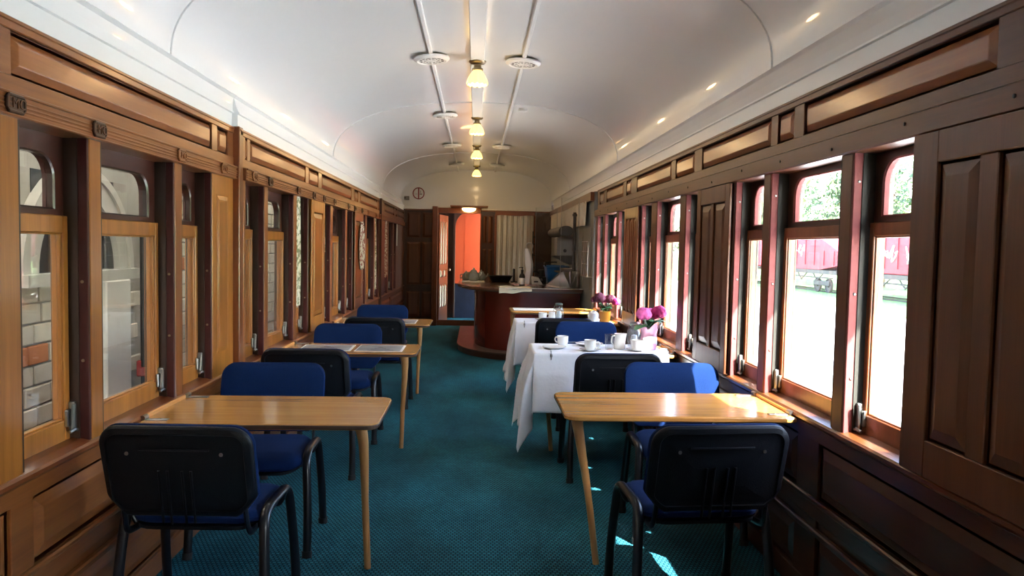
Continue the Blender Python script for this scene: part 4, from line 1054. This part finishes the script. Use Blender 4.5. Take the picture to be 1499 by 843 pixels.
# back counter and kitchen wall
kc = thing('kitchen_unit', 'low dark kitchen unit behind the bar along the right wall', 'cabinet', (1.2, 12.0, 0))
b = MB(); b.box(.95, 1.370, 10.95, 13.7, .02, .90, .004); at(obj('carcass', b, 'dark_y', kc)); b = MB(); b.box(.92, 1.374, 10.92, 13.70, .90, .93, .004); at(obj('worktop', b, 'steel', kc))
b = MB(); b.box(1.385, 1.54, 8.86, YE, .70, 2.13); wk = obj('wall_kitchen', b, 'kitchen', kind='structure')
b = MB(); b.box(1.34, 1.40, 8.86, YE, 2.02, 2.125, .004); obj('pelmet', b, 'mahog_y', wk)
for k in range(7):
    b = MB(); b.box(1.376, 1.3845, 9.0+k*.68, 9.0+k*.68+.66, .95, 1.70, .002); obj('panel', b, 'kitchen', wk)
curtain('cafe_curtain', 'cream gathered curtain high on the kitchen wall above the tank', (1.345, 9.2, 0), (1.345, 13.5, 0), 1.74, 2.03, 22, .018, 'cream')
b = MB(); b.rings([[(1.22+.10*math.cos(2*PI*i/24), y, 1.69+.07*math.sin(2*PI*i/24)) for i in range(24)] for y in (10.2, 10.21, 11.8, 11.81)]); o = obj('storage_tank', b, 'darksteel', smooth=True); tag(o, 'long grey cylinder tank along the kitchen wall', 'tank')
wh = thing('water_heater', 'grey boiler box with a round badge on the kitchen wall', 'boiler', (1.25, 10.5, 1.35))
obj('body', MB().box(-.135, .13, -.12, .2, 0, .255, .012), 'appliance', wh)
obj('badge', MB().lathe([(.024, 0), (.024, .004), (.016, .006)], n=20, f=lambda p: (-.02+p[0], -.12-p[2], .07+p[1])), 'black', wh); obj('hood', MB().rings([[(-.19, -.10, -.005), (.13, -.10, -.005), (.13, -.10, -.12), (.05, -.10, -.12)], [(-.19, .2, -.005), (.13, .2, -.005), (.13, .2, -.12), (.05, .2, -.12)]]), 'darksteel', wh)
obj('pipe_elbow', MB().tube([(-.10, .0, .245), (-.10, 0, .262)], .015, 8), 'darksteel', wh)
b = MB(); b.tube([(1.30, 9.95, 1.05), (1.30, 9.95, 1.93)], .021, 14); b.tube([(1.30, 9.95, 1.88), (1.30, 9.95, 1.91)], .032, 14); b.tube([(1.30, 9.95, 1.43), (1.30, 9.95, 1.46)], .027, 14); o = obj('steel_pipe', b, 'darksteel', smooth=True); tag(o, 'upright grey flue pipe in the kitchen', 'pipe')
wrk = thing('wire_rack', 'thin wire rack on the kitchen wall right of the flue pipe', 'rack', (1.345, 9.05, 1.12))
b = MB()
for z in (0, .15, .30, .42):
    b.tube([(-.03, -.25, z), (-.03, .25, z)], .004, 6)
for y in (-.25, -.08, .08, .25): b.tube([(-.03, y, 0), (-.03, y, .42)], .004, 6)
obj('wires', b, 'steel', wrk); b = MB(); b.box(-.045, .03, -.25, .25, -.006, .0); obj('shelf', b, 'steel', wrk)
tb = thing('blue_tub', 'blue plastic tub behind the steel guard', 'tub', (1.19, 11.1, .93))
b = MB(); rr = [[(x, y, z) for x, y in rrect(.32+2*e, .5+2*e, .06, 4)(0)] for e, z in ((-.03, 0), (0, .24), (.012, .245), (.012, .265), (-.01, .268), (-.035, .02))]; b.rings(rr); obj('body', b, 'bluetub', tb, smooth=True)
obj('rim_handle', MB().tube([(-.17, -.2, .26), (-.19, -.2, .29), (-.17, -.1, .31), (.0, -.1, .32)], .010, 8, smooth=3), 'black', tb, smooth=True)
for k, (y, s) in enumerate(((10.3, 1), (10.55, .9))):
    o = lathe_thing('steel_pan', ('shallow steel pan nearer us, by the flue pipe' if k == 0 else 'shallow steel pan farther back, behind the flue pipe'), 'pan', [(.08*s, 0), (.09*s, .006), (.10*s, .04), (.097*s, .04), (.087*s, .008), (.003, .006)], 'steel', 1.28, y, 1.135, 'pans on the kitchen shelf')
b = MB(); b.box(1.12, 1.385, 10.15, 10.75, 1.117, 1.135, .003); o = obj('kitchen_shelf', b, 'darksteel'); tag(o, 'narrow steel shelf under the pans', 'shelf')
tw_ = thing('door_hook_rail', 'dark utensil rail hanging left of the boiler', 'rail', (1.03, 13.65, 1.30))
obj('rail', MB().box(-.012, .012, -.01, .01, -.35, .45), 'darksteel', tw_)
for k, z in enumerate((.35, .22, .02, -.2)):
    obj('hook', MB().tube([(0, -.01, z), (.03, -.04, z), (.04, -.05, z-.03)], .010, 6, smooth=3), 'black', tw_, smooth=True)
# acrylic screens on the bar
for k, (x0, x1, y, lb) in enumerate(((1.08, 1.31, 9.60, 'clear acrylic screen standing on the bar next to the window post'), (.95, 1.30, 12.1, 'clear acrylic screen farther back over the kitchen unit'))):
    o = thing('acrylic_screen', lb, 'screen', (0, y, 0), group='acrylic screens')
    obj('sheet', MB().box(x0, x1, -.002, .002, ZC+.004, 2.10), 'acrylic', o)
    b = MB()
    for x in (x0, x1-.006): b.box(x, x+.006, -.004, .004, ZC+.004, 2.10)
    obj('edge_strip', b, 'chrome', o)

# ------------------------------------------------------------------ outside
gm = plain('pale_gravel', (.72, .715, .70), .9, var=.12, vscale=2)
tag(obj('ground', MB().box(-60, 17, -60, 160, -1.3, -1.05), gm, kind='structure'))
gg = plain('mown_grass', (.16, .30, .07), .95, var=.3, vscale=1.2)
tag(obj('lawn', MB().box(17, 140, -60, 260, -1.3, -1.04), gg, kind='structure'))
wagred = plain('faded_red_wagon_paint', (.30, .016, .028), .7, var=.35, vscale=.9)
wagdark = plain('rusty_underframe', (.07, .05, .045), .8, var=.4, vscale=2)
graf = plain('graffiti_paint', (.80, .78, .76), .7)
def wagon(y0, y1, label, hopper, seed):
    o = thing('goods_wagon', label, 'wagon', (23.5, (y0+y1)/2, -1.04), group='red goods wagons'); L2 = (y1-y0)/2; rnd = random.Random(seed)
    b = MB(); z0, z1 = 1.45, 3.55; x = 1.3
    if hopper:
        pr = [(-L2, z0+.3), (-L2, z1-.9), (-L2*.55, z1), (L2*.55, z1), (L2, z1-.9), (L2, z0+.3), (L2*.6, z0), (-L2*.6, z0)]
        b.rings([[(xx, y, z) for y, z in pr] for xx in (-x, x)])
    else:
        b.box(-x, x, -L2, L2, z0, z1, .05)
    obj('body', b, wagred, o)
    for k in range(9):
        y = -L2*.92+k*L2*.23; b = MB(); b.box(-x-.05, -x+.02, y-.05, y+.05, z0+.3, z1-(.9 if hopper and abs(y) > L2*.5 else .1)); obj('stanchion', b, wagred, o)
    b = MB(); b.box(-x-.06, x+.06, -L2, L2, z0-.28, z0-.02); b.box(-x-.02, -x+.06, -L2*.9, L2*.9, z0-.55, z0-.45); 
    for k in (-.6, -.2, .2, .6): b.tube([(-x, k*L2-.5, z0-.25), (-x, k*L2+.3, z0-.7), (-x, k*L2+.9, z0-.25)], .05, 6)
    obj('underframe', b, wagdark, o)
    for yy in (-L2*.78, -L2*.52, L2*.52, L2*.78):
        b = MB(); b.lathe([(.46, 0), (.46, .12), (.38, .13), (.36, .08), (.12, .08), (.10, .16)], n=24, f=lambda p, yy=yy: (-x+.2-p[2], yy+p[0], .47+p[1])); obj('wheel', b, wagdark, o)
    for k in (-.65, .65):
        b = MB(); b.box(-x-.02, -x+.1, k*L2-1.1, k*L2+1.1, .45, .75, .03); obj('bogie', b, wagdark, o)
    for q in range(3):
        b = MB(); cy, cz = rnd.uniform(-L2*.7, L2*.7), rnd.uniform(z0+.7, z1-.9)
        for s in range(4):
            pts = [( -x-.03, cy+s*.55+rnd.uniform(-.35, .45), cz+rnd.uniform(-.5, .5)) for _ in range(5)]
            b.tube(pts, .045, 6, r2=.012, smooth=5, up=(1, 0, 0)) if False else b.tube(pts, .04, 5, smooth=5)
        obj('graffiti', b, graf, o, smooth=True)
wagon(33, 44.2, 'red wagon with white scrawled graffiti seen through the nearest right window', False, 1)
wagon(45.2, 57, 'red hopper wagon with sloping ends seen through the wide right window', True, 2)
wagon(58, 69, 'red wagon farthest along the siding', False, 3)
b = MB()
for x in (22.8, 24.2): b.box(x-.04, x+.04, -40, 140, -1.04, -.98)
tag(obj('siding_track', b, wagdark), 'pair of rails under the red wagons', 'track')
lm = [plain('leaf_green_%d' % i, c, .8, var=.4, vscale=.6) for i, c in enumerate(((.075, .13, .045), (.10, .15, .07), (.06, .11, .05)))]
bark = plain('bark', (.10, .07, .05), .9)
def tree(x, y, h, r, label, seed):
    rnd = random.Random(seed); o = thing('tree', label, 'tree', (x, y, -1.04), group='trees behind the wagons')
    b = MB(); b.tube([(0, 0, 0), (.1, 0, h*.3), (0, .1, h*.7)], .28, 8, taper=lambda t: 1-.7*t)
    for k in range(6):
        a = k*1.05; b.tube([(0, 0, h*(.25+.07*k)), (r*.5*math.cos(a), r*.5*math.sin(a), h*(.45+.07*k))], .09, 6)
    obj('trunk', b, bark, o)
    b = MB()
    blobs = [(rnd.gauss(0, r*.5), rnd.gauss(0, r*.5), rnd.uniform(h*.28, h*.95), rnd.uniform(r*.25, r*.5)) for _ in range(26)]
    for k in range(4200):
        bx, by, bz, br = rnd.choice(blobs)
        d = Vector((rnd.gauss(0, 1), rnd.gauss(0, 1), rnd.gauss(0, 1))).normalized()*br*rnd.uniform(.55, 1)
        p = Vector((bx, by, bz))+d; n1 = Vector((rnd.gauss(0, 1), rnd.gauss(0, 1), rnd.gauss(0, 1))).normalized(); n2 = n1.orthogonal().normalized(); s = rnd.uniform(.18, .36)
        vs_ = [b.bm.verts.new(p+n1*s*a+n2*s*.55*c) for a, c in ((-1, 0), (0, -1), (1, 0), (0, 1))]; b.bm.faces.new(vs_)
    obj('foliage', b, lm[seed % 3], o, kind='stuff', keep=True)
TR = [(30, 38, 11, 4.2), (33, 47, 12, 4.6), (31, 56, 10.5, 4.2), (34, 65, 12, 4.8), (32, 76, 10, 4.4), (35, 90, 12, 5), (36, 30, 12, 5), (37, 108, 12, 5.2)]
TL = ['leafy tree behind the graffiti wagon', 'tall tree over the hopper wagon', 'tree behind the gap after the hopper wagon', 'tall tree behind the last wagon', 'tree just past the last wagon', 'distant tree well beyond the wagons', 'tree at the near end of the siding', 'most distant tree along the siding']
for i, (x, y, h, r) in enumerate(TR): tree(x, y, h, r, TL[i], 10+i)

# station building on the left, close to the windows
FX = -2.85
sb = thing('station_building', 'whitewashed block station wall with arch and downpipe outside the left windows', 'building', (FX, 6.5, -1.05))
mort = plain('grey_mortar', (.36, .34, .30), .9, var=.3, vscale=5)
lime = plain('limewash', (.64, .58, .46), .85, var=.35, vscale=4)
brick_o = plain('orange_brick', (.55, .20, .08), .85, var=.2, vscale=6)
b = MB(); b.box(FX-.3, FX-.02, -6, 40, -1.05, 3.6); at(obj('wall', b, mort, sb))
mesh_w = {}
rnd = random.Random(11)
def block(y, z, ly, lz, m, stuff=None):
    tgt = stuff if stuff is not None else MB()
    tgt.box(FX-.06, FX+rnd.uniform(.0, .012), y+.008, y+ly-.008, z+.007, z+lz-.007, .006)
    if stuff is None: at(obj('block', tgt, m, sb))
far = MB(); cnt = 0
for r in range(20):
    z = -.32+r*.135; y = 3.9-(.13 if r % 2 else 0)
    while y < 22:
        ly = rnd.choice((.24, .26, .30))
        arched = (4.82 < y+ly and y < 6.30 and z > 1.04) or (6.58 < y+ly and y < 6.92)
        pil = 5.70 < y+ly and y < 6.18 and z < 1.1
        if not arched and not pil:
            if y < 7.6: block(y, z, ly, .135, brick_o if rnd.random() < .12 else lime); cnt += 1
            else: block(y, z, ly, .135, lime, far)
        y += ly
bb = MB(); bb.box(FX-.06, FX-.012, 6.58, 6.92, -.32, 1.95, .004); at(obj('dark_door', bb, plain('dark_teal_door', (.02, .03, .035), .4), sb))
at(obj('far_blocks', far, lime, sb, kind='stuff'))
b = MB(); b.box(FX-.02, FX+.10, 5.74, 6.14, -.15, 1.14, .01); b.rings([[(FX+k, y, z) for k, y in ((.0, 5.74-e), (.10+e, 5.74-e), (.10+e, 6.14+e), (.0, 6.14+e))] for z, e in ((-.32, .07), (-.22, .06), (-.13, .0))]); at(obj('pilaster', b, plain('white_render', (.70, .68, .62), .8, var=.1, vscale=4), sb))
b = MB(); b.tube([(FX+.16, 6.24, .42), (FX+.16, 6.24, 2.3)], .032, 12); at(obj('downpipe', b, 'black', sb, smooth=True))
b = MB(); b.box(FX+.10, FX+.20, 6.215, 6.265, .34, .47, .008); at(obj('pipe_bracket', b, 'red', sb))
b = MB()
n = 24
for r0, r1, x0 in ((.55, .70, .03), (.70, .76, .05)):
    b.rings([[(FX+xx, 5.55+r*math.cos(PI*i/n), 1.22+r*math.sin(PI*i/n)) for i in range(n+1)] for r, xx in ((r0, -.05), (r0, x0), (r1, x0), (r1, -.05))], closed=False)
b.box(FX-.05, FX+.09, 4.78, 6.32, 1.14, 1.22)
at(obj('window_arch', b, plain('cement_arch', (.55, .53, .48), .85, var=.15, vscale=5), sb))
b = MB(); b.box(FX-.04, FX-.015, 5.0, 6.10, 1.22, 1.9); at(obj('fanlight_pane', b, plain('dark_glass', (.03, .035, .04), .08), sb))
b = MB(); b.box(FX-.2, -1.78, -6, 40, 2.36, 2.37); b.box(-1.80, -1.78, -6, 40, 2.20, 2.40)  # added canopy: keeps sun off the facade, lets diffuse light through
for y in range(0, 24, 3): b.box(FX, -1.80, y, y+.08, 2.28, 2.36)

at(obj('added_awning', b, 'sheeting', sb))
b = MB(); b.box(FX-.4, -1.75, -6, 40, -1.05, -.30); at(obj('platform', b, plain('dark_asphalt', (.07, .07, .07), .9), sb))
